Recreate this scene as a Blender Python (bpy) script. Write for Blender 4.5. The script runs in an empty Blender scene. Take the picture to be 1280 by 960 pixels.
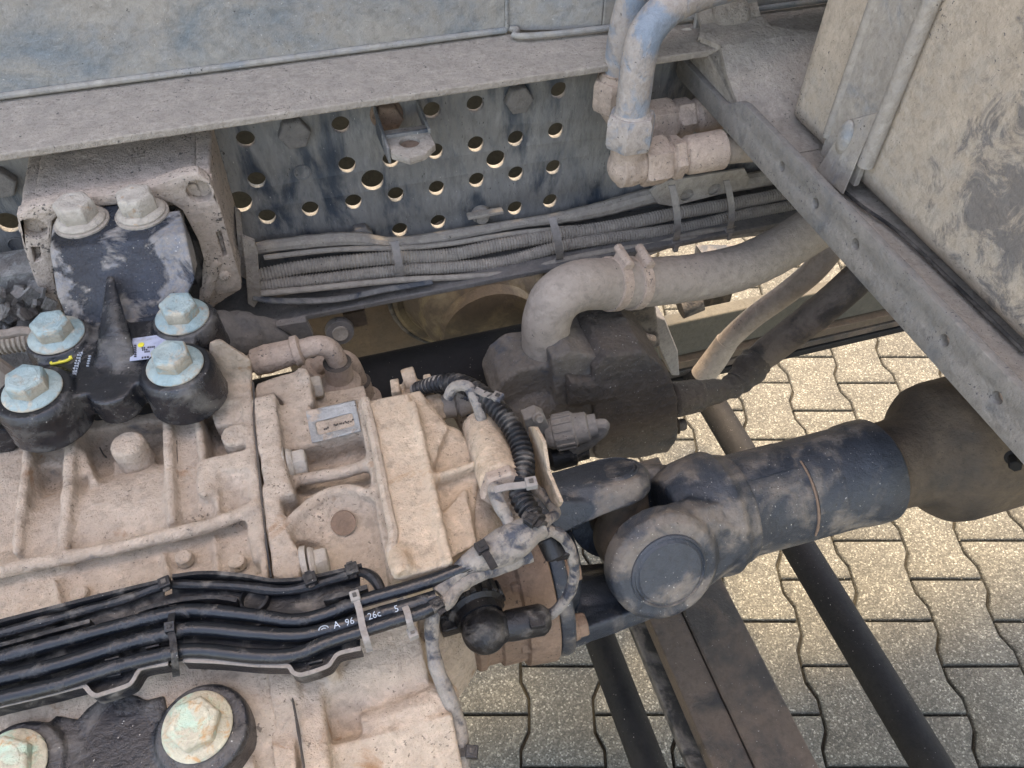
import bpy, bmesh, math, random
from mathutils import Vector, Matrix, noise
rnd = random.Random(7)
S = bpy.context.scene
COL = S.collection
# ------------------------------------------------------------------ camera
# X runs along the lorry, Y across it, Z up; the camera looks down over the near side
FPX, TH, PSI, CAMH = 955.0, math.radians(49), math.radians(16.5), 1.62
cp, sp = math.cos(PSI), math.sin(PSI)
cR = Vector((cp, -sp, 0)); cF = Vector((sp, cp, 0))
cD = cF*math.cos(TH) - Vector((0, 0, math.sin(TH)))
cU = cF*math.sin(TH) + Vector((0, 0, math.cos(TH)))
cam_d = bpy.data.cameras.new('camera'); cam = bpy.data.objects.new('camera', cam_d); COL.objects.link(cam)
cam_d.sensor_width = 36; cam_d.lens = FPX/1280*36; cam_d.clip_start = .02; cam_d.clip_end = 500
cam.matrix_world = Matrix(((cR.x, cU.x, -cD.x, 0), (cR.y, cU.y, -cD.y, 0), (cR.z, cU.z, -cD.z, CAMH), (0, 0, 0, 1)))
S.camera = cam
# ------------------------------------------------------------------ sky, sun, exposure
SUN_EL, SUN_AZ = math.radians(70), math.radians(12)     # azimuth from +Y towards +X: the sun stands beyond the far rail
W = bpy.data.worlds.new('World'); S.world = W; W.use_nodes = True
nt = W.node_tree; bgn = nt.nodes['Background']
sky = nt.nodes.new('ShaderNodeTexSky'); sky.sky_type = 'NISHITA'; sky.sun_disc = False
sky.sun_elevation = SUN_EL; sky.sun_rotation = SUN_AZ; sky.dust_density = 2.0
nt.links.new(sky.outputs[0], bgn.inputs[0]); bgn.inputs[1].default_value = .15
sd = bpy.data.lights.new('sun', 'SUN'); sd.energy = 1.5; sd.angle = math.radians(11); sd.color = (1, .93, .8)
sun = bpy.data.objects.new('sun', sd); COL.objects.link(sun)
sv = Vector((math.sin(SUN_AZ)*math.cos(SUN_EL), math.cos(SUN_AZ)*math.cos(SUN_EL), math.sin(SUN_EL)))
sun.rotation_euler = sv.to_track_quat('Z', 'Y').to_euler()
S.view_settings.view_transform = 'Standard'; S.view_settings.look = 'None'
S.view_settings.exposure = 2.7; S.view_settings.gamma = 1
S.view_settings.use_white_balance = True; S.view_settings.white_balance_temperature = 8700; S.view_settings.white_balance_tint = 16
S.cycles.max_bounces = 6

# ------------------------------------------------------------------ helpers
def P(px, py, x=None, y=None, z=None):
    """where the line of sight through photo point (px, py) meets a plane of the place"""
    r = cD + cR*((px-640)/FPX) + cU*((480-py)/FPX)
    t = x/r.x if x is not None else (y/r.y if y is not None else (z-CAMH)/r.z)
    return Vector((0, 0, CAMH)) + r*t
def V(*a): return Vector(a)
WL = {}
def reg(o, loc, parent=None):
    WL[o.name] = Vector(loc)
    COL.objects.link(o)
    if parent is not None:
        o.parent = parent; o.location = Vector(loc)-WL[parent.name]
    else: o.location = loc
    return o
def tag(o, label=None, cat=None, group=None, kind=None):
    if label: o['label'] = label
    if cat: o['category'] = cat
    if group: o['group'] = group
    if kind: o['kind'] = kind
    return o
def thing(name, loc, label, cat, group=None):
    o = bpy.data.objects.new(name, None); o.empty_display_size = .02
    reg(o, loc); return tag(o, label, cat, group)
def rope(pts, n=8):
    """Catmull-Rom through the points"""
    p = [Vector(q) for q in pts]
    if len(p) < 3: 
        return [p[0].lerp(p[-1], i/n) for i in range(n+1)]
    p = [p[0]*2-p[1]]+p+[p[-1]*2-p[-2]]
    out = []
    for i in range(1, len(p)-2):
        a, b, c, d = p[i-1:i+3]
        for k in range(n):
            t = k/n
            out.append(.5*((2*b)+(c-a)*t+(2*a-5*b+4*c-d)*t*t+(3*b-a-3*c+d)*t**3))
    out.append(p[-2]); return out
def resample(pts, step):
    out = [pts[0]]; acc = 0; 
    for a, b in zip(pts, pts[1:]):
        L = (b-a).length
        if L < 1e-9: continue
        s = step-acc
        while s <= L:
            out.append(a.lerp(b, s/L)); s += step
        acc = (acc+L) % step
    return out
class M:
    def __init__(s): s.v = []; s.f = []
    def add(s, vs, fs):
        n = len(s.v); s.v += [Vector(q) for q in vs]; s.f += [tuple(i+n for i in f) for f in fs]; return s
    def prism(s, a, b):
        n = len(a); fs = [tuple(range(n))[::-1], tuple(range(n, 2*n))]
        fs += [(i, (i+1) % n, n+(i+1) % n, n+i) for i in range(n)]
        return s.add(list(a)+list(b), fs)
    def slab(s, px, z, h, z2=None):
        t = [P(x, y, z=z) for x, y in px]; return s.prism(t, [q-V(0, 0, h) for q in t])
    def yslab(s, px, y, h):
        t = [P(a, b, y=y) for a, b in px]; return s.prism(t, [q+V(0, h, 0) for q in t])
    def xslab(s, px, x, h):
        t = [P(a, b, x=x) for a, b in px]; return s.prism(t, [q+V(h, 0, 0) for q in t])
    def box(s, lo, hi):
        x0, y0, z0 = lo; x1, y1, z1 = hi
        return s.prism([V(x0, y0, z0), V(x1, y0, z0), V(x1, y1, z0), V(x0, y1, z0)], [V(x0, y0, z1), V(x1, y0, z1), V(x1, y1, z1), V(x0, y1, z1)])
    def obox(s, c, ax, ay, az, h):
        c = Vector(c); ax, ay, az = [Vector(q).normalized() for q in (ax, ay, az)]
        q = [c+ax*i*h[0]+ay*j*h[1] for i, j in ((-1, -1), (1, -1), (1, 1), (-1, 1))]
        return s.prism([k-az*h[2] for k in q], [k+az*h[2] for k in q])
    def lathe(s, prof, o, d, n=32, up=None, sq=1):
        o = Vector(o); d = Vector(d).normalized(); u = d.orthogonal().normalized() if up is None else (Vector(up)-d*Vector(up).dot(d)).normalized(); w = d.cross(u)
        vs = []; fs = []; k = len(prof)
        for t, r in prof:
            vs += [o+d*t+(u*math.cos(2*math.pi*i/n)+w*math.sin(2*math.pi*i/n)*sq)*r for i in range(n)]
        for a in range(k-1):
            fs += [(a*n+i, a*n+(i+1) % n, (a+1)*n+(i+1) % n, (a+1)*n+i) for i in range(n)]
        fs.append(tuple(range(n))[::-1]); fs.append(tuple(range((k-1)*n, k*n)))
        return s.add(vs, fs)
    def cyl(s, a, b, r, r2=None, n=32, ch=0):
        a = Vector(a); b = Vector(b); L = (b-a).length; r2 = r if r2 is None else r2
        pr = [(0, r), (L, r2)] if not ch else [(0, max(r-ch, 1e-4)), (ch, r), (L-ch, r2), (L, max(r2-ch, 1e-4))]
        return s.lathe(pr, a, b-a, n)
    def hexp(s, a, b, r, tw=0, ch=.12):
        a = Vector(a); b = Vector(b); d = (b-a).normalized(); u = d.orthogonal().normalized()
        u = Matrix.Rotation(tw, 3, d) @ u; w = d.cross(u); L = (b-a).length
        vs = []
        for t, rr in ((0, r*(1-ch*.8)), (L*.14, r), (L*.84, r), (L, r*(1-ch))):
            vs += [a+d*t+(u*math.cos(math.pi/3*i)+w*math.sin(math.pi/3*i))*rr for i in range(6)]
        fs = [(k*6+i, k*6+(i+1) % 6, (k+1)*6+(i+1) % 6, (k+1)*6+i) for k in range(3) for i in range(6)]
        fs += [tuple(range(6))[::-1], tuple(range(18, 24))]
        return s.add(vs, fs)
    def tube(s, pts, r, n=12, corr=None, k=8, wob=0, caps=True, flat=1):
        c = rope(pts, k) if len(pts) > 1 else pts
        L0 = sum((b-a).length for a, b in zip(c, c[1:]))
        if corr: c = resample(c, corr[0]/4)
        rs = []
        L = 0
        for i, q in enumerate(c):
            if i: L += (q-c[i-1]).length
            t = min(1, L/max(L0, 1e-6))
            if callable(r): rr = r(t)
            elif isinstance(r, (list, tuple)):
                g = t*(len(r)-1); j = min(int(g), len(r)-2); rr = r[j]+(r[j+1]-r[j])*(g-j)
            else: rr = r
            if corr: rr *= 1+corr[1]*(1, .9, -1, -.9)[i % 4]
            if wob: rr *= 1+wob*noise.noise(q*90)
            rs.append(rr)
        vs = []; fs = []
        u = None
        for i, q in enumerate(c):
            d = (c[min(i+1, len(c)-1)]-c[max(i-1, 0)]).normalized()
            if u is None: u = (V(0, 0, 1)-d*d.z); u = d.orthogonal() if u.length < .1 else u; u.normalize()
            else: u = (u-d*u.dot(d)).normalized()
            w = d.cross(u)
            vs += [q+(u*math.cos(2*math.pi*j/n)*flat+w*math.sin(2*math.pi*j/n))*rs[i] for j in range(n)]
        for a in range(len(c)-1):
            fs += [(a*n+j, a*n+(j+1) % n, (a+1)*n+(j+1) % n, (a+1)*n+j) for j in range(n)]
        if caps: fs += [tuple(range(n))[::-1], tuple(range((len(c)-1)*n, len(c)*n))]
        return s.add(vs, fs)
    def hull(s, pts):
        bm = bmesh.new()
        for q in pts: bm.verts.new(q)
        r = bmesh.ops.convex_hull(bm, input=bm.verts)
        bmesh.ops.delete(bm, geom=[g for g in set(r['geom_interior']+r['geom_unused']) if isinstance(g, bmesh.types.BMVert)], context='VERTS')
        bm.verts.index_update(); bm.verts.ensure_lookup_table()
        s.add([q.co.copy() for q in bm.verts], [tuple(x.index for x in f.verts) for f in bm.faces]); bm.free(); return s
    def ball(s, c, r, sc=(1, 1, 1), n=16):
        pr = [(-math.cos(math.pi*i/n)*r, max(math.sin(math.pi*i/n)*r, 1e-5)) for i in range(n+1)]
        k = len(s.v); s.lathe(pr, V(0, 0, 0), V(0, 0, 1), n*2)
        for i in range(k, len(s.v)): s.v[i] = Vector(c)+V(s.v[i].x*sc[0], s.v[i].y*sc[1], s.v[i].z*sc[2])
        return s
def ring(c, d, r, n=20):
    d = Vector(d).normalized(); u = d.orthogonal().normalized(); w = d.cross(u)
    return [Vector(c)+(u*math.cos(2*math.pi*i/n)+w*math.sin(2*math.pi*i/n))*r for i in range(n)]
TEX = {}
def clouds(size):
    if size not in TEX:
        t = bpy.data.textures.new('lumps', 'CLOUDS'); t.noise_scale = size; t.noise_depth = 3; TEX[size] = t
    return TEX[size]
def finish(me, ang=35):
    for p in me.polygons: p.use_smooth = True
    me.set_sharp_from_angle(angle=math.radians(ang))
def build(name, m, mat, parent=None, bevel=0, seg=2, remesh=0, smooth=4, lump=0, lsize=.02, origin=None, ang=35):
    if not m.v: raise Exception(name)
    lo = Vector([min(q[i] for q in m.v) for i in range(3)]); hi = Vector([max(q[i] for q in m.v) for i in range(3)])
    o0 = Vector(origin) if origin is not None else (lo+hi)/2
    me = bpy.data.meshes.new(name); me.from_pydata([q-o0 for q in m.v], [], m.f)
    bm = bmesh.new(); bm.from_mesh(me); bmesh.ops.recalc_face_normals(bm, faces=bm.faces); bm.to_mesh(me); bm.free()
    finish(me, ang); me.materials.append(mat)
    o = bpy.data.objects.new(name, me); reg(o, o0, parent)
    if bevel:
        b = o.modifiers.new('bevel', 'BEVEL'); b.width = bevel; b.segments = seg; b.limit_method = 'ANGLE'; b.angle_limit = math.radians(32); b.harden_normals = True
    if remesh:
        b = o.modifiers.new('cast', 'REMESH'); b.mode = 'VOXEL'; b.voxel_size = remesh; b.use_smooth_shade = True
        if smooth:
            b = o.modifiers.new('soft', 'SMOOTH'); b.iterations = smooth; b.factor = .5
        if lump:
            b = o.modifiers.new('crust', 'DISPLACE'); b.texture = clouds(lsize); b.strength = lump; b.mid_level = .5
            b.texture_coords = 'LOCAL'
    return o
def plate2d(name, outer, holes, to3d, mat, parent, thick, bevel=0):
    """flat plate with real holes: outline and holes in 2-D, placed by the matrix to3d"""
    cu = bpy.data.curves.new(name, 'CURVE'); cu.dimensions = '2D'; cu.fill_mode = 'BOTH'; cu.extrude = thick/2
    if bevel: cu.bevel_depth = bevel; cu.bevel_resolution = 1; cu.offset = -bevel
    for lp in [outer]+holes:
        sp_ = cu.splines.new('POLY'); sp_.points.add(len(lp)-1); sp_.use_cyclic_u = True
        for i, q in enumerate(lp): sp_.points[i].co = (q[0], q[1], 0, 1)
    t = bpy.data.objects.new('t', cu); COL.objects.link(t)
    me = bpy.data.meshes.new_from_object(t.evaluated_get(bpy.context.evaluated_depsgraph_get()))
    bpy.data.objects.remove(t); bpy.data.curves.remove(cu)
    me.transform(to3d)
    c = sum((v.co for v in me.vertices), Vector())/len(me.vertices)
    me.transform(Matrix.Translation(-c)); me.name = name
    bm = bmesh.new(); bm.from_mesh(me); bmesh.ops.remove_doubles(bm, verts=bm.verts, dist=1e-6); bmesh.ops.recalc_face_normals(bm, faces=bm.faces); bm.to_mesh(me); bm.free()
    finish(me, 30); me.materials.clear(); me.materials.append(mat)
    o = bpy.data.objects.new(name, me); reg(o, c, parent); return o
def circ(x, y, r, n=28, sy=1): return [(x+r*math.cos(2*math.pi*i/n), y+r*sy*math.sin(2*math.pi*i/n)) for i in range(n)]
BM = {}
def bolt_mesh(R, s, h, fl, mat, plain=False):
    k = (R, s, h, fl, mat.name, plain)
    if k not in BM:
        m = M()
        if not plain: m.lathe([(0, R*.97), (fl*.5, R), (fl*.8, R*.95), (fl*1.5, s*1.02), (fl*1.6, s*.6)], V(0, 0, 0), V(0, 0, 1), 36)
        m.hexp(V(0, 0, fl*.9 if not plain else 0), V(0, 0, h), s, 0, .1)
        if not plain: m.lathe([(h*.9, s*.7), (h+.0004, s*.68), (h+.0002, s*.6)], V(0, 0, 0), V(0, 0, 1), 24)
        me = bpy.data.meshes.new('bolt'); me.from_pydata(m.v, [], m.f)
        bm = bmesh.new(); bm.from_mesh(me); bmesh.ops.recalc_face_normals(bm, faces=bm.faces)
        bmesh.ops.bevel(bm, geom=[e for e in bm.edges if e.is_manifold and e.calc_face_angle() > .5], offset=s*.045, segments=2, affect='EDGES', profile=.5)
        bm.to_mesh(me); bm.free(); finish(me, 50); me.materials.append(mat); BM[k] = me
    return BM[k]
def bolt(parent, pos, axis, R, mat, tw=0, s=None, h=None, fl=None, plain=False, name='bolt', label=None):
    s = s or R*.72; h = h or R*.8; fl = fl or R*.14
    o = bpy.data.objects.new(name, bolt_mesh(R, s, h, fl, mat, plain)); reg(o, pos, parent)
    o.rotation_mode = 'QUATERNION'
    o.rotation_quaternion = Vector(axis).to_track_quat('Z', 'Y') @ Matrix.Rotation(tw, 3, 'Z').to_quaternion()
    if label: o['label'] = label
    return o
# ------------------------------------------------------------------ materials
def lin(r, g, b): return tuple(((c/255+.055)/1.055)**2.4 if c > 10 else c/255/12.92 for c in (r, g, b))
def mk(name, c1, c2, dust=None, dust2=None, amt=.5, k=4, sc=25, rough=.6, rd=.9, metal=0, grain=.35, up=0, speck=0, spc=(.03, .028, .025),
       rust=0, rc=(.22, .09, .03), bs=1.0, spec=.5, light=0, st=(1, 1, 1), mot=.5, stain=None):
    m = bpy.data.materials.new(name); m.use_nodes = True; t = m.node_tree; N = t.nodes; L = t.links.new
    b = N['Principled BSDF']
    def nd(ty, **kw):
        n = N.new(ty)
        for a, v in kw.items(): setattr(n, a, v)
        return n
    tc = nd('ShaderNodeTexCoord'); oi = nd('ShaderNodeObjectInfo')
    mu = nd('ShaderNodeVectorMath', operation='SCALE'); cx = nd('ShaderNodeCombineXYZ')
    L(oi.outputs['Random'], cx.inputs[0]); L(oi.outputs['Random'], cx.inputs[1]); L(cx.outputs[0], mu.inputs[0]); mu.inputs['Scale'].default_value = 7
    sv_ = nd('ShaderNodeVectorMath', operation='MULTIPLY'); L(tc.outputs['Object'], sv_.inputs[0]); sv_.inputs[1].default_value = st
    ad = nd('ShaderNodeVectorMath', operation='ADD'); L(sv_.outputs[0], ad.inputs[0]); L(mu.outputs[0], ad.inputs[1])
    def nz(s, d=8, r=.6, dis=0):
        n = nd('ShaderNodeTexNoise'); n.inputs['Scale'].default_value = s; n.inputs['Detail'].default_value = d; n.inputs['Roughness'].default_value = r
        n.inputs['Distortion'].default_value = dis; L(ad.outputs[0], n.inputs['Vector']); return n.outputs[0]
    def ma(op, a, c, cl=False):
        n = nd('ShaderNodeMath', operation=op, use_clamp=cl)
        for i, q in enumerate((a, c)):
            if isinstance(q, (int, float)): n.inputs[i].default_value = q
            else: L(q, n.inputs[i])
        return n.outputs[0]
    def mx(f, a, c):
        n = nd('ShaderNodeMix', data_type='RGBA')
        if isinstance(f, (int, float)): n.inputs[0].default_value = f
        else: L(f, n.inputs[0])
        for i, q in ((6, a), (7, c)):
            if isinstance(q, tuple): n.inputs[i].default_value = (*q, 1)
            else: L(q, n.inputs[i])
        return n.outputs[2]
    def step(x, lo, hi):
        n = nd('ShaderNodeMapRange', interpolation_type='SMOOTHSTEP'); L(x, n.inputs[0]); n.inputs[1].default_value = lo; n.inputs[2].default_value = hi
        return n.outputs[0]
    col = mx(step(nz(sc*.45), .35, .65), c1, c2)
    mask = None
    if dust:
        n1 = nz(sc, 10, .62, .4); x = n1
        if up:
            g = nd('ShaderNodeNewGeometry'); sx = nd('ShaderNodeSeparateXYZ'); L(g.outputs['Normal'], sx.inputs[0])
            x = ma('ADD', n1, ma('MULTIPLY', ma('SUBTRACT', sx.outputs[2], .4), up))
        th = 1-amt*.5-.25
        mask = step(x, th-.5/k*.5, th+.5/k*.5)
        dc = mx(step(nz(sc*1.3, 6), .38, .62), dust, dust2 or tuple(q*.75 for q in dust))
        dc = mx(step(nz(sc*9, 4), .3, .75), tuple(q*.82 for q in dust), dc)
        col = mx(mask, col, dc)
    if mot:
        dk = nd('ShaderNodeVectorMath', operation='SCALE'); L(col, dk.inputs[0]); dk.inputs['Scale'].default_value = .62
        col = mx(ma('MULTIPLY', step(nz(110, 5, .7), .46, .66), mot), col, dk.outputs[0])
        lt = nd('ShaderNodeVectorMath', operation='SCALE'); L(col, lt.inputs[0]); lt.inputs['Scale'].default_value = 1.3
        col = mx(ma('MULTIPLY', step(nz(70, 6, .7, .5), .52, .68), mot), col, lt.outputs[0])
    if rust: col = mx(ma('MULTIPLY', step(nz(sc*1.1, 9, .6, .8), .66-rust*.3, .8-rust*.3), .85), col, rc)
    if stain:
        for (x_, y_, z_, r_0) in stain:
            vd = nd('ShaderNodeVectorMath', operation='DISTANCE'); L(tc.outputs['Object'], vd.inputs[0]); vd.inputs[1].default_value = (x_, y_, z_)
            q_ = ma('ADD', ma('DIVIDE', vd.outputs['Value'], r_0), ma('MULTIPLY', nz(30, 9, .78, .8), 4.2))
            col = mx(ma('MULTIPLY', ma('SUBTRACT', 1, step(q_, 2.3, 2.9)), .62), col, (.045, .06, .08))
    if speck: col = mx(ma('MULTIPLY', step(ma('ADD', nz(330, 3, .6), ma('MULTIPLY', ma('SUBTRACT', nz(sc*1.7, 3), .5), .45)), .735-speck*.16, .77-speck*.16), .85), col, spc)
    if light: col = mx(ma('MULTIPLY', step(nz(420, 2, .5), .75-light*.16, .80-light*.16), .7), col, (.6, .58, .52))
    L(col, b.inputs['Base Color'])
    if mask is not None:
        r_ = nd('ShaderNodeMapRange'); L(mask, r_.inputs[0]); r_.inputs[3].default_value = rough; r_.inputs[4].default_value = rd; rr = r_.outputs[0]
        rr = ma('ADD', rr, ma('MULTIPLY', ma('SUBTRACT', nz(sc*4), .5), .25), True); L(rr, b.inputs['Roughness'])
        if metal:
            r_ = nd('ShaderNodeMapRange'); L(mask, r_.inputs[0]); r_.inputs[3].default_value = metal; r_.inputs[4].default_value = 0; L(r_.outputs[0], b.inputs['Metallic'])
    else:
        L(ma('ADD', rough, ma('MULTIPLY', ma('SUBTRACT', nz(sc*4), .5), .25), True), b.inputs['Roughness']); b.inputs['Metallic'].default_value = metal
    b.inputs['Specular IOR Level'].default_value = spec
    h = ma('MULTIPLY', nz(900, 3, .7), grain*.35)
    h = ma('ADD', h, ma('MULTIPLY', nz(220, 6, .7), grain))
    h = ma('ADD', h, ma('MULTIPLY', nz(60, 5, .6), grain*1.6))
    if mask is not None: h = ma('ADD', h, ma('MULTIPLY', mask, .25*bs))
    bp = nd('ShaderNodeBump'); bp.inputs['Distance'].default_value = .0034; bp.inputs['Strength'].default_value = 1; L(h, bp.inputs['Height']); L(bp.outputs[0], b.inputs['Normal'])
    return m
TAN = (.64, .515, .40); TAN2 = (.46, .36, .275); GRD = (.30, .27, .235); GRD2 = (.22, .205, .185)
m_cast = mk('dusty_cast_aluminium', (.27, .27, .265), (.22, .225, .23), TAN, TAN2, amt=.9, k=2.6, sc=22, rough=.5, metal=.15, grain=1.0, mot=.55, speck=.42, rust=.2, rc=(.36, .19, .09), up=.12, spc=(.17, .135, .105))
m_castb = mk('tan_cover_casting', (.40, .32, .25), (.34, .28, .22), (.68, .53, .385), (.55, .41, .29), amt=1.15, k=2, sc=22, mot=.7, rough=.6, grain=.8, speck=.3, rust=.25, rc=(.42, .25, .13), spc=(.2, .16, .12))
m_alu = mk('whitish_scraped_aluminium', (.42, .42, .40), (.34, .345, .335), TAN, TAN2, amt=.35, k=4, sc=40, rough=.45, metal=.3, grain=.5, speck=.35)
m_mount = mk('dusty_mount_casting', (.22, .23, .235), (.16, .17, .18), (.62, .51, .42), (.50, .42, .35), amt=1.2, k=2, sc=28, rough=.6, grain=.9, speck=.7, up=.25, spc=(.05, .048, .045))
m_black = mk('glossy_black_paint', (.006, .007, .010), (.012, .014, .019), (.15, .14, .125), (.08, .08, .08), amt=.30, k=1.8, sc=30, rough=.2, rd=.6, grain=.22, up=.02, light=.2, spec=.6)
m_blackw = mk('worn_black_paint', (.010, .013, .018), (.022, .032, .048), (.30, .275, .245), (.15, .175, .21), amt=.46, k=6, sc=26, rough=.25, rd=.8, grain=.4, light=.25, speck=.1)
m_bolt = mk('teal_zinc_bolt', (.27, .385, .40), (.37, .45, .43), (.50, .45, .36), (.40, .37, .31), amt=.50, k=3.5, sc=70, up=-.16, rough=.45, rd=.85, metal=.1, grain=.5, rust=.16, rc=(.42, .20, .09), bs=.6)
m_boltd = mk('dusty_bolt', (.40, .36, .30), (.33, .33, .31), (.50, .45, .38), (.42, .37, .31), amt=.9, k=3, sc=60, rough=.6, grain=.5, rust=.2, rc=(.35, .2, .1))
m_boltn = mk('pale_green_bolt', (.42, .58, .46), (.52, .55, .40), (.60, .56, .42), (.5, .44, .34), amt=.65, k=4, sc=55, rough=.5, grain=.5, rust=.3, rc=(.5, .26, .1), bs=.6)
m_web = mk('dusty_blue_black_web', (.035, .048, .065), (.06, .075, .09), (.26, .25, .23), (.18, .18, .175), amt=.62, k=3, sc=17, rough=.45, rd=.9, grain=.35, light=.25, speck=.2, st=(1.3, 1, .42))
m_flange = mk('dust_covered_flange', (.2, .19, .18), (.24, .22, .2), (.46, .40, .335), (.37, .325, .275), amt=1.1, k=2, sc=30, rough=.8, grain=.9, speck=.38, spc=(.07, .065, .06))
m_lowfl = mk('grey_lower_flange', (.07, .08, .09), (.10, .105, .11), (.24, .22, .20), (.17, .16, .15), amt=.8, k=2.5, sc=18, rough=.6, grain=.5, speck=.3)
m_sub = mk('blue_grey_plate', (.13, .165, .185), (.18, .21, .225), (.36, .33, .285), (.27, .27, .26), amt=.66, k=2.2, sc=8, rough=.38, rd=.7, grain=.3, speck=.22, light=.25)
m_beam = mk('galvanised_beam', (.15, .17, .18), (.20, .215, .22), (.42, .39, .345), (.33, .315, .29), amt=.85, k=2.5, sc=16, rough=.5, rd=.85, grain=.45, speck=.35, spc=(.06, .065, .07))
_q = P(1262, 300, x=.474); STAIN = (_q.x-.912, _q.y-(P(990, 120, x=.474).y+.004-.6)/2, _q.z-(1.2+2.03)/2, .11)
m_beamf = mk('shaded_galvanised_face', (.10, .11, .12), (.14, .145, .15), (.28, .255, .225), (.21, .20, .185), amt=.75, k=2.5, sc=16, rough=.5, rd=.85, grain=.45, speck=.35, spc=(.05, .05, .055))  # darker copy of the beam steel: the upright face's shade put into colour
m_tank = mk('tank_shell', (.25, .255, .25), (.17, .19, .21), (.58, .475, .365), (.46, .40, .33), amt=.95, k=2.2, sc=9, rough=.4, rd=.8, grain=.35, speck=.3, spc=(.03, .04, .055), stain=[STAIN])
m_strap = mk('tank_strap_steel', (.19, .22, .25), (.25, .265, .27), (.42, .37, .31), (.34, .31, .275), amt=.7, k=2.5, sc=14, rough=.4, rd=.8, grain=.35, speck=.2)
m_fit = mk('pink_tan_fitting', (.36, .32, .29), (.30, .29, .28), (.53, .41, .325), (.43, .34, .275), amt=1.1, k=2.5, sc=45, rough=.6, grain=.7, speck=.5, spc=(.10, .09, .085))
m_pipe = mk('grey_blue_pipe', (.19, .24, .29), (.27, .30, .33), (.44, .38, .33), (.36, .33, .3), amt=.56, k=4, sc=24, rough=.4, rd=.8, grain=.35, speck=.2)
m_cond = mk('dusty_conduit', (.10, .105, .11), (.14, .14, .14), (.46, .405, .34), (.34, .305, .265), amt=1.0, k=2.5, sc=40, rough=.6, grain=.4, speck=.15)
m_hose = mk('dusty_rubber_hose', (.12, .115, .11), (.17, .16, .15), (.39, .33, .275), (.32, .275, .23), amt=1.15, k=2, sc=14, rough=.7, grain=.35, speck=.2, spc=(.08, .07, .065))
m_hosed = mk('dark_rubber_hose', (.035, .032, .03), (.06, .052, .045), (.20, .165, .135), (.14, .115, .095), amt=.6, k=3, sc=16, rough=.6, grain=.4)
m_rub = mk('black_rubber', (.012, .012, .013), (.02, .02, .02), (.16, .14, .12), (.1, .09, .08), amt=.5, k=3, sc=30, rough=.5, grain=.4)
m_pump = mk('dark_oily_casting', (.03, .033, .04), (.055, .05, .045), (.12, .098, .08), (.08, .07, .062), amt=.7, k=2.5, sc=16, rough=.5, rd=.8, grain=1.0, light=.3)
m_pumpl = mk('blue_black_casting', (.04, .055, .08), (.07, .08, .095), (.20, .17, .14), (.13, .12, .11), amt=.7, k=3, sc=24, rough=.45, grain=.8, light=.2)
m_shaft = mk('blue_black_shaft_paint', (.024, .033, .045), (.045, .055, .068), (.24, .205, .17), (.15, .145, .14), amt=.40, k=3, sc=18, rough=.33, rd=.75, grain=.3, light=.3, up=.0, speck=.2)
m_shaftb = mk('brown_dusty_shaft', (.02, .02, .02), (.035, .03, .028), (.15, .11, .075), (.09, .07, .05), amt=.6, k=1.6, sc=9, rough=.5, rd=.8, grain=.3, speck=.2)
m_rust = mk('rust_brown_flange', (.20, .125, .085), (.15, .10, .075), (.30, .20, .14), (.22, .15, .105), amt=.8, k=3, sc=26, rough=.8, grain=.6, speck=.4, spc=(.05, .035, .03))
m_plas = mk('black_plastic', (.007, .008, .010), (.012, .013, .016), (.2, .18, .155), (.10, .095, .09), amt=.27, k=2.2, sc=50, rough=.33, rd=.75, grain=.25, light=.1, up=.04)
m_nyl = mk('black_pipe_plastic', (.006, .008, .011), (.011, .013, .017), (.13, .125, .115), (.07, .07, .075), amt=.22, k=1.8, sc=40, rough=.18, rd=.45, grain=.12)
m_lip = mk('dust_edged_plastic', (.20, .185, .165), (.15, .145, .135), (.30, .27, .24), (.25, .23, .2), amt=.8, k=3, sc=50, rough=.8, grain=.3)
m_tape = mk('dusty_harness_tape', (.035, .042, .058), (.06, .068, .085), (.34, .30, .255), (.20, .195, .19), amt=.6, k=3, sc=75, rough=.5, rd=.85, grain=.5)
m_sens = mk('grey_sensor_plastic', (.08, .08, .08), (.12, .115, .11), (.27, .245, .215), (.21, .19, .17), amt=.9, k=3, sc=50, rough=.6, grain=.3, speck=.2)
m_tie = mk('dusty_cable_tie', (.13, .135, .14), (.18, .18, .18), (.33, .30, .27), (.27, .25, .23), amt=.8, k=3, sc=60, rough=.6, grain=.2)
m_bar = mk('dark_brown_bar', (.022, .02, .018), (.04, .033, .028), (.13, .095, .07), (.085, .065, .05), amt=.55, k=3, sc=11, rough=.55, rd=.8, grain=.4, light=.15)
m_rod = mk('dark_tube_paint', (.012, .012, .013), (.02, .019, .018), (.035, .032, .027), (.025, .023, .02), amt=.3, k=2, sc=9, rough=.7, rd=.85, grain=.15, light=.12, spec=.2)
m_brown = mk('mud_brown_sheet', (.085, .06, .04), (.065, .048, .033), (.12, .085, .056), (.095, .068, .045), amt=.6, k=2, sc=9, rough=.7, grain=.4, speck=.3)
m_brass = mk('brassy_drum', (.17, .135, .08), (.13, .10, .06), (.08, .06, .04), (.06, .045, .03), amt=.6, k=3, sc=14, rough=.4, rd=.7, metal=.2, grain=.3)
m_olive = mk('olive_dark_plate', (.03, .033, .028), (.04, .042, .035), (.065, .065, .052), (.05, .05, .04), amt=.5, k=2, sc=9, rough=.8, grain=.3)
m_lbeam = mk('olive_dust_beam', (.05, .05, .042), (.07, .066, .052), (.10, .09, .068), (.07, .064, .05), amt=.8, k=2, sc=9, rough=.6, grain=.3, speck=.2)
m_foil = mk('dirty_foil', (.42, .42, .40), (.22, .22, .21), (.24, .22, .2), (.12, .11, .10), amt=.5, k=4, sc=50, rough=.4, metal=.4, grain=.8)
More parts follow.
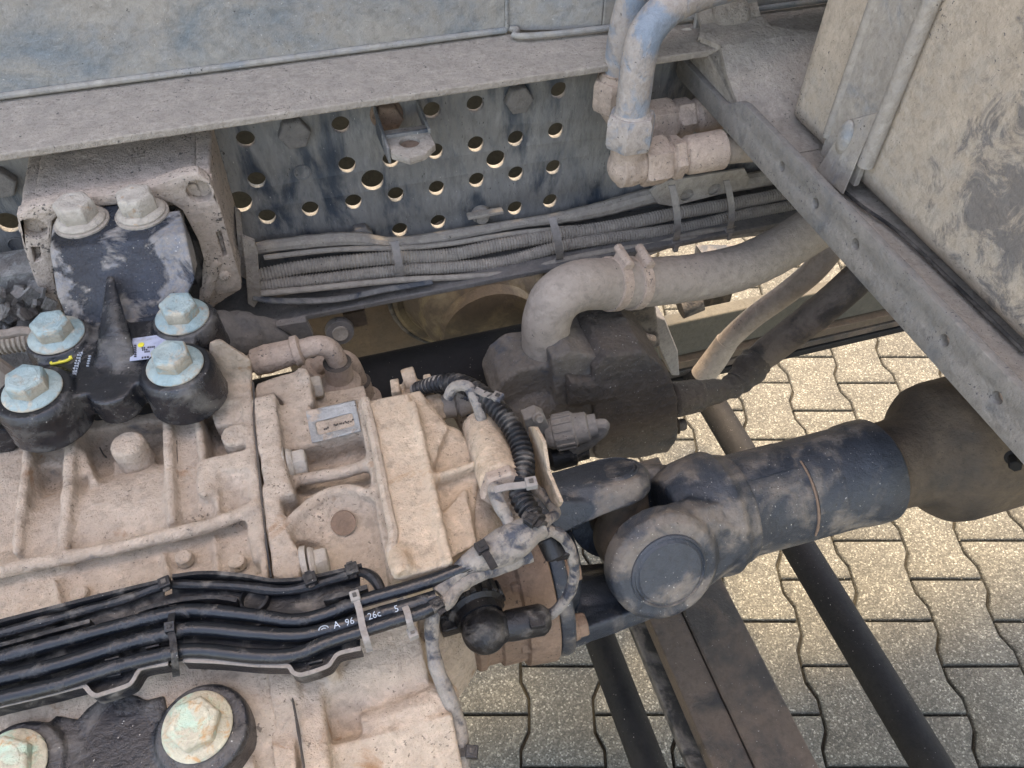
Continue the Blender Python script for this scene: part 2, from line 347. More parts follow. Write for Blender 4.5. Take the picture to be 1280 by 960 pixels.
m_yel = mk('yellow_paint_mark', (.75, .66, .05), (.68, .58, .06), rough=.5, grain=.2)
m_lab = mk('pale_label', (.34, .38, .50), (.40, .43, .52), (.5, .5, .5), amt=.3, sc=60, rough=.35, grain=.05)
m_ink = mk('label_ink', (.02, .02, .03), (.03, .03, .04), rough=.6, grain=.1)
m_wht = mk('white_print', (.42, .47, .52), (.3, .34, .38), rough=.5, grain=.1)
m_rim = mk('cream_hole_edge', (.62, .58, .46), (.5, .47, .38), rough=.8, grain=.2)

def paver_mat():
    m = bpy.data.materials.new('exposed_aggregate_concrete'); m.use_nodes = True; t = m.node_tree; N = t.nodes; L = t.links.new; b = N['Principled BSDF']
    tc = N.new('ShaderNodeTexCoord'); oi = N.new('ShaderNodeObjectInfo'); cx = N.new('ShaderNodeCombineXYZ'); ad = N.new('ShaderNodeVectorMath'); mu = N.new('ShaderNodeVectorMath'); mu.operation = 'SCALE'
    mu.inputs['Scale'].default_value = 9; L(oi.outputs['Random'], cx.inputs[0]); L(oi.outputs['Random'], cx.inputs[2]); L(cx.outputs[0], mu.inputs[0]); L(tc.outputs['Object'], ad.inputs[0]); L(mu.outputs[0], ad.inputs[1])
    def vor(s):
        v = N.new('ShaderNodeTexVoronoi'); v.inputs['Scale'].default_value = s; L(ad.outputs[0], v.inputs['Vector']); return v
    def ramp(src, st):
        r = N.new('ShaderNodeValToRGB'); L(src, r.inputs[0]); e = r.color_ramp.elements
        while len(e) < len(st): e.new(.5)
        for i, (p, c) in enumerate(st): e[i].position = p; e[i].color = (*c, 1)
        return r.outputs[0]
    v = vor(330); sx = N.new('ShaderNodeSeparateColor'); L(v.outputs['Color'], sx.inputs[0])
    c = ramp(sx.outputs[0], [(0, (.055, .050, .037)), (.35, (.078, .072, .054)), (.7, (.112, .104, .079)), (.9, (.155, .145, .112)), (1, (.28, .265, .21))])
    n = N.new('ShaderNodeTexNoise'); n.inputs['Scale'].default_value = 14; n.inputs['Detail'].default_value = 6; L(ad.outputs[0], n.inputs['Vector'])
    mr = N.new('ShaderNodeMapRange'); L(n.outputs[0], mr.inputs[0]); mr.inputs[1].default_value = .3; mr.inputs[2].default_value = .7; mr.inputs[3].default_value = .78; mr.inputs[4].default_value = 1.15
    rv = N.new('ShaderNodeMapRange'); L(oi.outputs['Random'], rv.inputs[0]); rv.inputs[3].default_value = .88; rv.inputs[4].default_value = 1.1
    mm = N.new('ShaderNodeMath'); mm.operation = 'MULTIPLY'; L(mr.outputs[0], mm.inputs[0]); L(rv.outputs[0], mm.inputs[1])
    mx = N.new('ShaderNodeVectorMath'); mx.operation = 'SCALE'; L(c, mx.inputs[0]); L(mm.outputs[0], mx.inputs['Scale']); L(mx.outputs[0], b.inputs['Base Color'])
    b.inputs['Roughness'].default_value = .85
    h = N.new('ShaderNodeMath'); h.operation = 'SUBTRACT'; h.inputs[0].default_value = 1; L(v.outputs['Distance'], h.inputs[1])
    n2 = N.new('ShaderNodeTexNoise'); n2.inputs['Scale'].default_value = 500; L(ad.outputs[0], n2.inputs['Vector']); h2 = N.new('ShaderNodeMath'); h2.operation = 'ADD'; L(h.outputs[0], h2.inputs[0]); L(n2.outputs[0], h2.inputs[1])
    bp = N.new('ShaderNodeBump'); bp.inputs['Distance'].default_value = .0012; L(h2.outputs[0], bp.inputs['Height']); L(bp.outputs[0], b.inputs['Normal'])
    return m
m_pav = paver_mat()
m_sand = mk('dark_joint_sand', (.022, .02, .015), (.05, .044, .03), rough=.95, grain=1)

# ================================================================== GROUND
G = M(); G.box((-40, -40, -.10), (40, 40, -.016))
ground = tag(build('ground', G, m_sand, origin=(0, 0, -.016)), kind='structure')
pav = bpy.data.objects.new('paving', None); reg(pav, (0, 0, 0)); tag(pav, kind='structure')
def pav_outline(g=.0028):
    a, b = .0835-g, .0665-g; L = .1-g
    return [(-a, -L), (a, -L), (a, -.070), (b, -.035), (b, .035), (a, .070), (a, L), (-a, L), (-a, .070), (-b, .035), (-b, -.035), (-a, -.070)]
def pav_bm(n=1):
    o = pav_outline(); m = M()
    def ins(d): return [(x-math.copysign(d, x), y-math.copysign(d, y)*(1 if abs(y) > .09 else 0)) for x, y in o]
    rings = [(o, -.05), (o, -.0055), (ins(.0016), -.002), (ins(.0052), 0)]
    vs = [V(x, y, z) for r, z in rings for x, y in r]; k = 12
    fs = [(a*k+i, a*k+(i+1) % k, (a+1)*k+(i+1) % k, (a+1)*k+i) for a in range(3) for i in range(k)]+[tuple(range(36, 48))]
    return vs, fs
pv, pf = pav_bm()
pme = bpy.data.meshes.new('paver'); pme.from_pydata(pv, [], pf); pme.materials.append(m_pav)
for p_ in pme.polygons: p_.use_smooth = True
pme.set_sharp_from_angle(angle=math.radians(60))
j0 = P(1086, 675, z=0); a0, b0 = j0.dot(cR), j0.dot(cF)
far = M(); cnt = 0
for i in range(-34, 35):
    for j in range(-26, 27):
        a = a0+i*.15; b = b0+.1+j*.2+(.1 if i % 2 else 0)
        c = cR*a+cF*b
        r = c-V(0, 0, CAMH); dz = r.dot(cD)
        vis = dz > .2 and -40 < 640+FPX*r.dot(cR)/dz < 1340 and 250 < 480-FPX*r.dot(cU)/dz < 1040 and b < 2.45
        if vis and 640+FPX*r.dot(cR)/dz > 480 and cnt < 290:
            o = bpy.data.objects.new('paver', pme); o.rotation_euler = (rnd.uniform(-.004, .004), rnd.uniform(-.004, .004), -PSI+rnd.uniform(-.006, .006))
            reg(o, c+V(0, 0, rnd.uniform(-.0015, .0012)), pav); cnt += 1
        else:
            far.add([cR*x+cF*y+V(0, 0, z)+c for x, y, z in pv], pf)
fo = build('paver_field', far, m_pav, pav, origin=(0, 0, 0)); tag(fo, kind='stuff')

# grit and crumbs lying on the paving and in its joints
gm = M()
for i in range(900):
    a, b = a0+rnd.uniform(-1.0, 1.6), b0+rnd.uniform(-.8, 1.3)
    if i % 3: 
        k_ = round((b-b0)/.1); b = b0+k_*.1+rnd.uniform(-.003, .003); z_ = -.003
    else: z_ = .001
    c = cR*a+cF*b+V(0, 0, z_); q_ = rnd.uniform(.0008, .0028)
    u_ = [c+V(rnd.uniform(-1, 1), rnd.uniform(-1, 1), rnd.uniform(-.6, 1))*q_ for _ in range(4)]
    gm.add(u_, [(0, 1, 2), (0, 3, 1), (1, 3, 2), (0, 2, 3)])
m_grit = mk('pale_grit', (.30, .27, .2), (.12, .11, .085), rough=.9, grain=.3)
tag(build('grit', gm, m_grit), 'loose pale grit scattered on the grey paving blocks and in their joints', 'grit', kind='stuff')

# ================================================================== FRAME RAIL
ZT = 1.247; YL = .695; YW = .775
rail = thing('frame_rail', (0, YW, 1.0), 'long dark perforated frame rail of the chassis with many round holes in its web', 'frame rail')
hp = [(307, 174, 0), (426, 156, 0), (540, 138, 0), (594, 130, 0), (699, 113, 0), (321, 225, 0), (434, 206, 0), (489, 199, 0), (544, 189, 0), (595, 180, 0), (645, 173, 0),
      (695, 163, 0), (300, 252, 2), (466, 225, 2), (620, 199, 1), (334, 271, 0), (388, 261, 0), (442, 252, 0), (495, 243, 0), (546, 235, 0), (596, 225, 0), (645, 217, 0), (692, 209, 0),
      (500, 287, 0), (548, 277, 0), (644, 260, 0), (688, 251, 0), (10, 278, 1)]
holes = []
for x, y, s in hp:
    q = P(x, y, y=YW); holes.append(circ(q.x, q.z, (.0098, .0118, .0132)[s]))
T2 = Matrix(((1, 0, 0, 0), (0, 0, 1, YW+.0032), (0, 1, 0, 0), (0, 0, 0, 1)))
web = plate2d('web', [(-1.6, .99), (2.6, .99), (2.6, ZT-.008), (-1.6, ZT-.008)], holes, T2, m_web, rail, .0058, .0006)
build('top_flange', M().box((-1.6, YL, ZT-.008), (2.6, YW+.034, ZT)), m_flange, rail, bevel=.002)
build('bottom_flange', M().box((-1.6, YL, .984), (2.6, YW+.009, .992)), m_lowfl, rail, bevel=.002)
# worn weld bead along the flange lip
for x, y, R in ((368, 166, .0185), (648, 124, .0175), (0, 228, .017), (452, 292, .014)):
    q = P(x, y, y=YW-.006); o = bolt(rail, V(q.x, YW, q.z), (0, -1, 0), R, m_lowfl, .3, s=R*.95, h=.013, fl=.002, plain=True)
for x, y in ((378, 215), (22, 305)):
    q = P(x, y, y=YW); build('plug', M().lathe([(0, .0095), (.002, .0095), (.0025, .0085), (.001, .0075), (.0008, .001)], V(q.x, YW, q.z), V(0, -1, 0), 24), m_web, rail)
# dark backdrop added behind the rail's holes; unseen top sized to cut sunlight
bk = thing('far_backdrop_panel', (0, 1.2, .9), 'dark olive backdrop added behind the holes of the perforated rail, its unseen top sized to block sun', 'panel')
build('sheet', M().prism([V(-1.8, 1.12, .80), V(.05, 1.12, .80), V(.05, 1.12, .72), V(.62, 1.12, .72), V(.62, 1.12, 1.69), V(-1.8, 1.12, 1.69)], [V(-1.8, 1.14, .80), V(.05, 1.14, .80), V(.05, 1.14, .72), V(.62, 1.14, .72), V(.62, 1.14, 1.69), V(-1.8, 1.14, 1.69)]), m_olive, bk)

# ------------------------------------------------------------------ subframe above; unseen upper height added to keep sun off the gearbox
sf = thing('subframe_side', (0, .8, ZT), 'pale blue-grey steel body side above the dusty top flange, across the top left, its unseen upper part added for shade', 'body side')
qa, qb, qc = P(634, 45, z=ZT), P(767, 42, z=ZT), P(1010, 22, z=ZT)
yk = .795
def wall(x0, y0, x1, y1, z1, m, t=.012): return m.prism([V(x0, y0, ZT+.002), V(x1, y1, ZT+.002), V(x1, y1+t, ZT+.002), V(x0, y0+t, ZT+.002)], [V(x0, y0, z1), V(x1, y1, z1), V(x1, y1+t, z1), V(x0, y0+t, z1)])
build('left_plate', wall(-1.6, yk+.006, qa.x, yk-.004, 3.4, M()), m_sub, sf, bevel=.002)
build('right_plate', wall(qa.x+.001, yk-.003, qa.x+.10, qb.y+.006, 3.4, wall(qa.x+.10, qb.y+.006, 2.4, qb.y-.002, 3.4, M())), m_sub, sf, bevel=.002)
build('bottom_seam', M().tube([V(-1.6, yk+.001, ZT+.005), V(-.6, yk-.002, ZT+.005), V(qa.x, yk-.006, ZT+.005)], .0032, 10), m_sub, sf)
build('bottom_seam', M().tube([V(qa.x+.004, yk-.006, ZT+.006), V(qa.x+.1, qb.y+.002, ZT+.006), V(1.2, qb.y-.004, ZT+.006)], .0032, 10), m_sub, sf)
build('weld_seam', M().tube([V(qa.x+.001, yk-.005, ZT+.004), V(qa.x, yk-.004, 1.5), V(qa.x, yk-.004, 2.2)], .0022, 8, wob=.3), m_sub, sf)

# ------------------------------------------------------------------ cross beam
XB = .421
cb = thing('cross_beam', (XB, .4, 1.19), 'grey steel angle beam with a row of oval holes, crossing from the rail to the right edge', 'beam')
zlo, zu1, zu2 = 1.19, 1.212, 1.232
y1, y2 = P(904, 133, x=XB).y, P(932, 133, x=XB).y
hl = []
for x, y in ((978, 208), (1020, 254), (1070, 305), (1181, 425), (1247, 497)):
    q = P(x, y, x=XB); hl.append(circ(q.y, q.z, .0048, 20))
T3 = Matrix(((0, 0, 1, XB+.003), (1, 0, 0, 0), (0, 1, 0, 0), (0, 0, 0, 1)))
plate2d('front_flange', [(-.35, zlo), (-.35, zu2), (y2, zu2), (y2+.012, zu2-.003), (y1-.006, zu1+.003), (y1+.004, zu1), (.752, zu1+.001), (.757, zu1-.004), (.757, zlo+.004), (.752, zlo)], hl, T3, m_beamf, cb, .006, .0008)
zp = 1.192
build('top_plate', M().prism([V(XB+.006, .77, zp), V(.54, .79, zp), V(.556, .778, zp), V(.556, -.35, zp), V(XB+.006, -.35, zp)], [V(XB+.006, .77, zp+.007), V(.54, .79, zp+.007), V(.556, .778, zp+.007), V(.556, -.35, zp+.007), V(XB+.006, -.35, zp+.007)]), m_flange, cb, bevel=.0015)
hg = thing('hanger_plate', (.45, .76, 1.3), 'upright dusty steel strap plate joining the beam end to the body side, top centre right', 'bracket')
yh = qb.y-.008
h0, h1 = P(866, 60, y=yh-.01).x, P(936, 60, y=yh-.01).x
build('upright', M().box((h0, yh-.006, 1.2), (h1, yh, 2.2)), m_beam, hg, bevel=.002)
ft_ = [(yh-.004, 1.268, h0, h1), (yh-.018, 1.257, h0, h1), (.712, 1.2545, h0-.012, h1+.002), (.692, 1.2515, XB+.010, .545), (.664, 1.236, XB+.0065, .553), (.61, 1.206, XB+.007, .556), (.56, 1.2005, XB+.0065, .556)]
fp_ = M()
for (ya, za, xa0, xa1), (yb_, zb_2, xb0, xb1) in zip(ft_, ft_[1:]): fp_.prism([V(xa0, ya, za), V(xa1, ya, za), V(xb1, yb_, zb_2), V(xb0, yb_, zb_2)], [V(xa0, ya, za-.005), V(xa1, ya, za-.005), V(xb1, yb_, zb_2-.005), V(xb0, yb_, zb_2-.005)])
build('foot', fp_, m_flange, hg, ang=60)
gq = [V(XB+.0065, .755, 1.2095), V(XB+.0065, .60, 1.2035), V(XB+.008, .664, 1.2345), V(XB+.012, .692, 1.2500), V(h0-.012, .712, 1.2530)]
build('side_gusset', M().prism(gq, [q+V(.004, 0, -.004) for q in gq]), m_flange, hg)
q = V((h0+h1)/2+.001, yh-.016, 1.266)
build('pressed_oval', M().lathe([(-.004, .021), (.0, .021), (.002, .018), (.0024, .010), (.0024, .001)], q-V(0, 0, .002), V(0, -.72, .7), 28), m_flange, hg)
# stripped bolt stub next to the hanger
q = P(857, 45, y=yh-.006)
bolt(thing('clip_nut', q, 'small bent metal clip nut beside the hanger plate, above the end of the beam', 'clip'), q, (-.3, -1, .1), .009, m_boltd, .2, h=.012)

# ------------------------------------------------------------------ tank
tk = thing('oil_tank', (.9, .2, 1.2), 'large weathered grey tank with rounded lower edge, filling the top right corner', 'tank')
xt, zb = .474, 1.2; R = .030; yE = P(990, 120, x=.474).y+.004
sec = []
for i in range(9):
    a = math.pi+math.pi/2*i/8; sec.append((xt+R+R*math.cos(a), zb+R+R*math.sin(a)))
sec += [(1.35, zb), (1.35, 2.0), (xt, 2.0)]
sec = [(xt, zb+.9)]+[s_ for s_ in sec if s_[1] < 1.95]+[(1.35, 2.0), (xt+.03, 2.03), (xt, 2.0)]
tm = M(); n_ = len(sec); ys = [(yE, .024), (yE-.003, .010), (yE-.012, .002), (yE-.024, 0), (-.6, 0)]
for yy, ins in ys: tm.v += [V(min(max(x, xt+ins), 1.35-ins), yy, max(z, zb+ins)) for x, z in sec]
tm.f = [(a*n_+i, a*n_+(i+1) % n_, (a+1)*n_+(i+1) % n_, (a+1)*n_+i) for a in range(4) for i in range(n_)]+[tuple(range(n_)), tuple(range(4*n_, 5*n_))]
build('shell', tm, m_tank, tk, ang=60)
st = None
def tx(px, py, off): return P(px, py, x=xt-off)
a1, a2 = tx(1092, 0, .004), tx(1031, 167, .004)
sL, sR = P(1110, 100, x=xt).y, 0
yA, yB, yC = P(1066, 80, x=xt-.004).y, P(1128, 80, x=xt-.004).y, P(1142, 80, x=xt-.004).y
z_end = P(1040, 215, x=xt-.012).z
ts = M().prism([V(xt-.006, yA, z_end), V(xt-.006, yB-.002, z_end), V(xt-.0005, yB-.002, z_end), V(xt-.0005, yA, z_end)], [V(xt-.006, yA, 2.0), V(xt-.006, yB-.002, 2.0), V(xt-.0005, yB-.002, 2.0), V(xt-.0005, yA, 2.0)])
strap = build('strap', ts, m_strap, tk, bevel=.001)
build('edge_rib', M().tube([V(xt-.003, yA, P(1031, 167, x=xt-.004).z), V(xt-.003, yA, 1.6), V(xt-.003, yA, 2.0)], .0058, 12), m_strap, strap)
build('edge_rod', M().tube([V(xt-.006, (yB+yC)/2, P(1083, 208, x=xt-.006).z), V(xt-.006, (yB+yC)/2, 1.6), V(xt-.006, (yB+yC)/2, 2.0)], (yB-yC)/2+.0015, 14), m_strap, strap)
hk = M().prism([P(1060, 150, x=xt-.009), P(1098, 140, x=xt-.009), P(1054, 244, x=xt-.016), P(1020, 214, x=xt-.016)], [P(1060, 150, x=xt-.004), P(1098, 140, x=xt-.004), P(1054, 244, x=xt-.008), P(1020, 214, x=xt-.008)])
build('hook_plate', hk, m_strap, strap, bevel=.0015)
c_ = P(1056, 172, x=xt-.012)
build('pressed_dimple', M().ball(c_, .0085, (.6, 1, 2.0)), m_strap, strap)
tag(build('thin_cable', M().tube([P(1056, 240, z=1.203), P(1078, 258, z=1.204), P(1110, 280, z=1.204), P(1140, 305, z=1.204), P(1200, 362, z=1.204), P(1280, 440, z=1.204)], .0016, 8), m_rub),
    'thin black cable lying on the beam plate below the tank', 'cable')

# ------------------------------------------------------------------ hydraulic lines at the top
def hyd(y, px_n, px_e, pts_pipe, hexr, rr, label, xs):
    t = thing('hydraulic_line', P(*px_e, y=y), label, 'hydraulic pipe', 'hydraulic lines by the beam')
    e = P(*px_e, y=y); n0 = P(*px_n, y=y)
    build('pipe', M().tube(pts_pipe, rr, 20), m_pipe, t)
    up = (pts_pipe[1]-pts_pipe[0]).normalized()
    build('union_nut', M().hexp(n0-up*.017, n0+up*.017, hexr, .25, .1).lathe([(.014, hexr*.8), (.022, hexr*.62), (.024, rr)], n0, up, 24), m_pipe if y < .66 else m_fit, t, bevel=.0006)
    build('elbow', M().cyl(e, n0-up*.012, hexr*.72).ball(e, hexr*.86).cyl(e-V(hexr*.45, 0, 0), e+V(xs[0], 0, 0), hexr*.84, hexr*.80), m_fit, t, remesh=.0014, smooth=3)
    build('swivel_nut', M().hexp(e+V(xs[0], 0, 0), e+V(xs[1], 0, 0), hexr*1.03, .5), m_fit, t, bevel=.0006)
    build('collar', M().cyl(e+V(xs[1], 0, 0), e+V(xs[2], 0, 0), hexr*.72).hexp(e+V(xs[1]+.004, 0, 0), e+V(xs[2]-.002, 0, 0), hexr*.90, .1), m_fit, t, bevel=.0005)
    build('ferrule', M().lathe([(0, hexr*.62), (.003, hexr*.74), (.006, hexr*.8), (xs[3]-xs[2]-.002, hexr*.82), (xs[3]-xs[2], hexr*.7)], e+V(xs[2], 0, 0), V(1, 0, 0), 28), m_fit, t)
    build('hose', M().tube([e+V(xs[3]-.004, 0, 0), e+V(xs[3]+.05, 0, -.006), e+V(.30, .0, -.03), e+V(.5, -.0, -.06)], hexr*.62, 16), m_hose, t)
    return t
e = P(785, 207, y=.63)
hyd(.63, (788, 162), (785, 207), [P(789, 150, y=.63), P(793, 115, y=.632), P(799, 72, y=.635), P(810, 38, y=.64), P(838, 8, y=.65), P(880, -12, y=.665), P(960, -30, y=.68), P(1080, -50, y=.70), P(1220, -62, y=.72)], .0255, .0165,
    'front hydraulic pipe with pale blue bend, union nut and tan elbow, hanging beside the beam', (.014, .043, .062, .108))
hyd(.70, (768, 116), (785, 158), [P(774, 100, y=.70), P(778, 60, y=.70), P(786, 20, y=.70), P(800, -20, y=.70), P(830, -60, y=.70), P(890, -90, y=.71), P(1000, -105, y=.72), P(1220, -115, y=.73)], .024, .0165,
    'rear hydraulic pipe with dusty nut, half hidden behind the front one', (.012, .052, .078, .155))

# ------------------------------------------------------------------ cables along the rail
def px_path(pts, y=None, z=None): return [P(a, b, y=y, z=z) for a, b in pts]
def cable(name, pts, r, mat, label, cat, group=None, **kw):
    return tag(build(name, M().tube(pts, r, kw.pop('n', 10), **kw), mat), label, cat, group)
cable('corrugated_conduit', px_path([(316, 347), (360, 337), (400, 331), (480, 323), (560, 319), (620, 307), (700, 293), (760, 284), (850, 266), (920, 254), (990, 240), (1100, 215)], y=.735), .0083, m_cond,
      'upper grey ribbed conduit running along the foot of the rail', 'conduit', 'ribbed conduits along the rail', corr=(.0038, .075), k=10)
cable('corrugated_conduit', px_path([(316, 360), (360, 354), (400, 350), (500, 338), (570, 334), (630, 327), (700, 308), (760, 298), (860, 284), (920, 270), (1010, 254), (1100, 240)], y=.722), .0075, m_cond,
      'lower grey ribbed conduit running along the foot of the rail', 'conduit', 'ribbed conduits along the rail', corr=(.0036, .075), k=10)
cable('taped_loom', px_path([(300, 318), (330, 309), (400, 301), (445, 299), (485, 304), (520, 302), (560, 295), (640, 281), (700, 272), (750, 262), (810, 246), (850, 240), (900, 232), (960, 222), (1060, 200)], y=.755), [.007, .0085, .008, .006, .0105, .0115, .011, .010], m_cond,
      'thick taped grey loom lying above the ribbed conduits', 'cable loom', wob=.12, k=10)
cable('thin_cable', px_path([(316, 368), (400, 360), (500, 350), (580, 346), (650, 340), (700, 326), (760, 314), (820, 305), (880, 290), (960, 282), (1060, 270)], y=.705), .0038, m_cond,
      'thin grey cable below the ribbed conduits', 'cable', wob=.1)
cable('thin_cable', px_path([(330, 322), (420, 312), (500, 310), (560, 305), (640, 292), (720, 284)], y=.742), .0032, m_cond,
      'thin grey cable between the taped loom and the upper ribbed conduit', 'cable', wob=.1)
cable('flat_cable', px_path([(316, 372), (350, 376), (420, 374), (480, 362), (540, 352)], y=.70), .005, m_web, 'dark blue-grey cable sagging lowest at the foot of the rail', 'cable', flat=.5)
cable('thin_cable', px_path([(800, 320), (850, 302), (900, 296), (960, 290), (1050, 285)], y=.70), .0042, m_cond, 'short grey cable running under the beam below the conduits', 'cable', wob=.1)
cp_ = thing('perforated_clip_plate', P(880, 238, y=.742), 'grey clip plate with two round holes holding the cables under the beam', 'clip plate')
hh = []
for a, b in ((858, 243), (892, 236)):
    q = P(a, b, y=.742); hh.append(circ(q.x, q.z, .009, 20))
o4 = [P(a, b, y=.742) for a, b in ((812, 238), (828, 226), (930, 210), (936, 222), (930, 234), (840, 257), (822, 254))]
T4 = Matrix(((1, 0, 0, 0), (0, 0, 1, .742), (0, 1, 0, 0), (0, 0, 0, 1)))
plate2d('plate', [(q.x, q.z) for q in o4], hh, T4, m_cond, cp_, .003, .0005)
def tie(px, yt, yb, y, label, w=.0042, lean=0, head=True, mat=None, off=.012, grp='cable ties round the rail cables'):
    t = thing('cable_tie', P(px, (yt+yb)/2, y=y), label, 'cable tie', grp); mat = mat or m_tie
    n = 8; pts = []
    for i in range(n+1):
        s = i/n; q = P(px+lean*s, yt+(yb-yt)*s, y=y); q.y -= off*math.sin(math.pi*s)**.7; pts.append(q)
    m = M()
    for a, b in zip(pts, pts[1:]): m.prism([a+V(-w, 0, 0), a+V(w, 0, 0), a+V(w, .0014, .0), a+V(-w, .0014, 0)], [b+V(-w, 0, 0), b+V(w, 0, 0), b+V(w, .0014, 0), b+V(-w, .0014, 0)])
    build('strap', m, mat, t)
    if head: build('head', M().box(pts[-1]-V(w*1.35, .004, .006), pts[-1]+V(w*1.35, .003, .004)).box(pts[-1]-V(w*.6, .006, .012), pts[-1]+V(w*.8, .000, .0)), mat, t, bevel=.0007)
    return t
tie(493, 302, 350, .715, 'grey cable tie round the conduits, leftmost of the four', lean=7, w=.0045)
tie(690, 272, 326, .706, 'grey cable tie round the conduits, left of the curved hose', lean=9, w=.0048)
tie(840, 232, 303, .700, 'long grey cable tie below the tan hose fitting', lean=4, w=.0045)
tie(908, 226, 288, .700, 'grey cable tie nearest the beam, half in its shade', lean=3, w=.0042)
t = thing('clip_bolt', P(604, 268, y=YW), 'round plastic clip stud on the rail web above the loom', 'clip')
build('stud', M().lathe([(0, .012), (.006, .012), (.008, .009), (.014, .008)], P(600, 266, y=YW), V(0, -1, 0), 20).box(P(584, 272, y=.758)-V(0, .006, .0), P(628, 262, y=.758)+V(0, .004, .002)), m_cond, t, bevel=.0008)
# strap end bracket left of the conduits
t = thing('cable_guide', P(312, 340, y=.71), 'narrow upright metal guide between the mount casting and the conduits', 'bracket')
build('guide_strip', M().yslab([(302, 296), (318, 302), (322, 312), (326, 372), (318, 385), (310, 380), (306, 330)], .70, .006), m_flange, t, bevel=.001)
build('guide_strip', M().yslab([(296, 290), (304, 296), (308, 350), (300, 345)], .715, .05), m_flange, t, bevel=.001)

# ------------------------------------------------------------------ small nut bracket on the web
nb = thing('nut_bracket', P(510, 175, y=.74), 'small folded bracket holding a square plate nut, bolted to the rail web', 'bracket')
zc = P(515, 177, y=.70).z
nut = [P(a, b, z=zc) for a, b in ((479, 164), (532, 156), (544, 181), (531, 193), (512, 199), (489, 192))]
nx, ny = P(512, 178, z=zc).x, P(512, 178, z=zc).y
T5 = Matrix.Translation((0, 0, zc-.003))
plate2d('plate_nut', [(q.x, q.y) for q in nut], [circ(nx, ny, .0105, 24)], T5, m_flange, nb, .006, .0008)
build('nut_sleeve', M().lathe([(-.012, .0125), (-.004, .0125)], V(nx, ny, zc), V(0, 0, 1), 20), m_rust, nb)
build('arm', M().prism([V(nut[0].x-.003, YW, zc+.008), V(nut[0].x, YW, zc+.008), V(nut[0].x, ny-.012, zc+.004), V(nut[0].x-.003, ny-.012, zc+.004)], [V(nut[0].x-.003, YW, zc-.03), V(nut[0].x, YW, zc-.03), V(nut[0].x, ny-.01, zc-.014), V(nut[0].x-.003, ny-.01, zc-.014)]), m_web, nb, bevel=.0008)
build('arm', M().box((nut[1].x-.001, ny+.01, zc-.01), (nut[1].x+.002, YW, zc+.006)), m_web, nb, bevel=.0008)
build('back_plate', M().box((nut[0].x-.004, ny+.012, zc-.008), (nut[1].x+.002, ny+.016, zc+.004)), m_web, nb, bevel=.0008)
q = P(485, 148, y=YW-.01); bolt(nb, V(q.x, YW, q.z), (0, -1, 0), .0185, m_rust, .2, s=.0165, h=.016, fl=.003)

# ================================================================== RAIL MOUNT CASTING
mt = thing('mount_casting', (-.18, .7, 1.15), 'dusty box-shaped cast mount with a lightened open face, bolted to the rail at upper left', 'engine mount')
YM = .668; ZM = 1.198
def mp(px, py): q = P(px, py, y=YM); return (q.x, q.z)
outer = [mp(*q) for q in ((21, 268), (40, 258), (100, 247), (180, 236), (228, 218), (248, 216), (262, 226), (275, 258), (302, 352), (300, 362), (272, 368), (262, 350), (258, 335), (248, 300), (228, 262), (212, 252), (190, 250), (80, 262), (66, 275), (64, 300), (68, 350), (80, 396), (62, 392), (44, 350), (30, 310))]
hls = [circ(*mp(249, 239), .0112, 20, 1.05), circ(*mp(43, 285), .0108, 20, 1.0),
       [mp(*q) for q in ((39, 308), (50, 308), (52, 322), (44, 326))], [mp(*q) for q in ((270, 290), (276, 288), (284, 318), (279, 320))], ]
TM = Matrix(((1, 0, 0, 0), (0, 0, 1, YM+.006), (0, 1, 0, 0), (0, 0, 0, 1)))
plate2d('face_plate', outer, hls, TM, m_mount, mt, .012, .0018)
mb = M()
x0, x1 = P(25, 262, y=YM).x, P(256, 222, y=YM).x; xr = P(302, 360, y=YM).x
mb.prism([V(x0, YM+.010, ZM-.022), V(x1-.006, YM+.010, ZM-.02), V(x1+.004, YW, ZM-.02), V(x0-.004, YW, ZM-.022)], [V(x0+.004, YM+.008, ZM), V(x1-.012, YM+.008, ZM+.001), V(x1-.006, YW, ZM+.006), V(x0+.006, YW, ZM+.004)])
build('top_deck', mb, m_mount, mt, remesh=.0022, smooth=4, lump=.0025, lsize=.018)
a_, b_ = P(262, 230, y=YM), P(302, 358, y=YM)
build('side_cheek', M().prism([V(a_.x-.012, YM+.009, a_.z), V(a_.x+.0, YM+.009, a_.z), V(b_.x, YM+.009, b_.z), V(b_.x-.014, YM+.009, b_.z)], [V(a_.x-.010, YW, a_.z+.004), V(a_.x+.007, YW, a_.z+.004), V(b_.x+.006, YW, b_.z), V(b_.x-.014, YW, b_.z)]), m_mount, mt, remesh=.002, smooth=3, lump=.0015)
a_, b_ = P(22, 272, y=YM), P(64, 392, y=YM)
build('side_cheek', M().prism([V(a_.x, YM+.009, a_.z), V(a_.x+.014, YM+.009, a_.z), V(b_.x+.014, YM+.009, b_.z), V(b_.x, YM+.009, b_.z)], [V(a_.x-.002, YW, a_.z), V(a_.x+.012, YW, a_.z), V(b_.x+.012, YW, b_.z), V(b_.x, YW, b_.z)]), m_mount, mt, remesh=.002, smooth=3, lump=.0015)
build('recess_floor', M().box((a_.x+.0, YM+.0125, 1.165), (a_.x+.032, YM+.02, 1.194)), m_mount, mt)
build('recess_floor', M().box((x1-.028, YM+.0125, 1.162), (x1+.004, YM+.02, 1.2)), m_mount, mt)
build('rubber_block', M().box((-.235, YM+.02, 1.07), (-.125, YW-.01, 1.172)).yslab([(215, 265), (228, 270), (250, 330), (262, 345), (250, 365), (235, 330)], YM+.015, .03), m_rub, mt, bevel=.004)
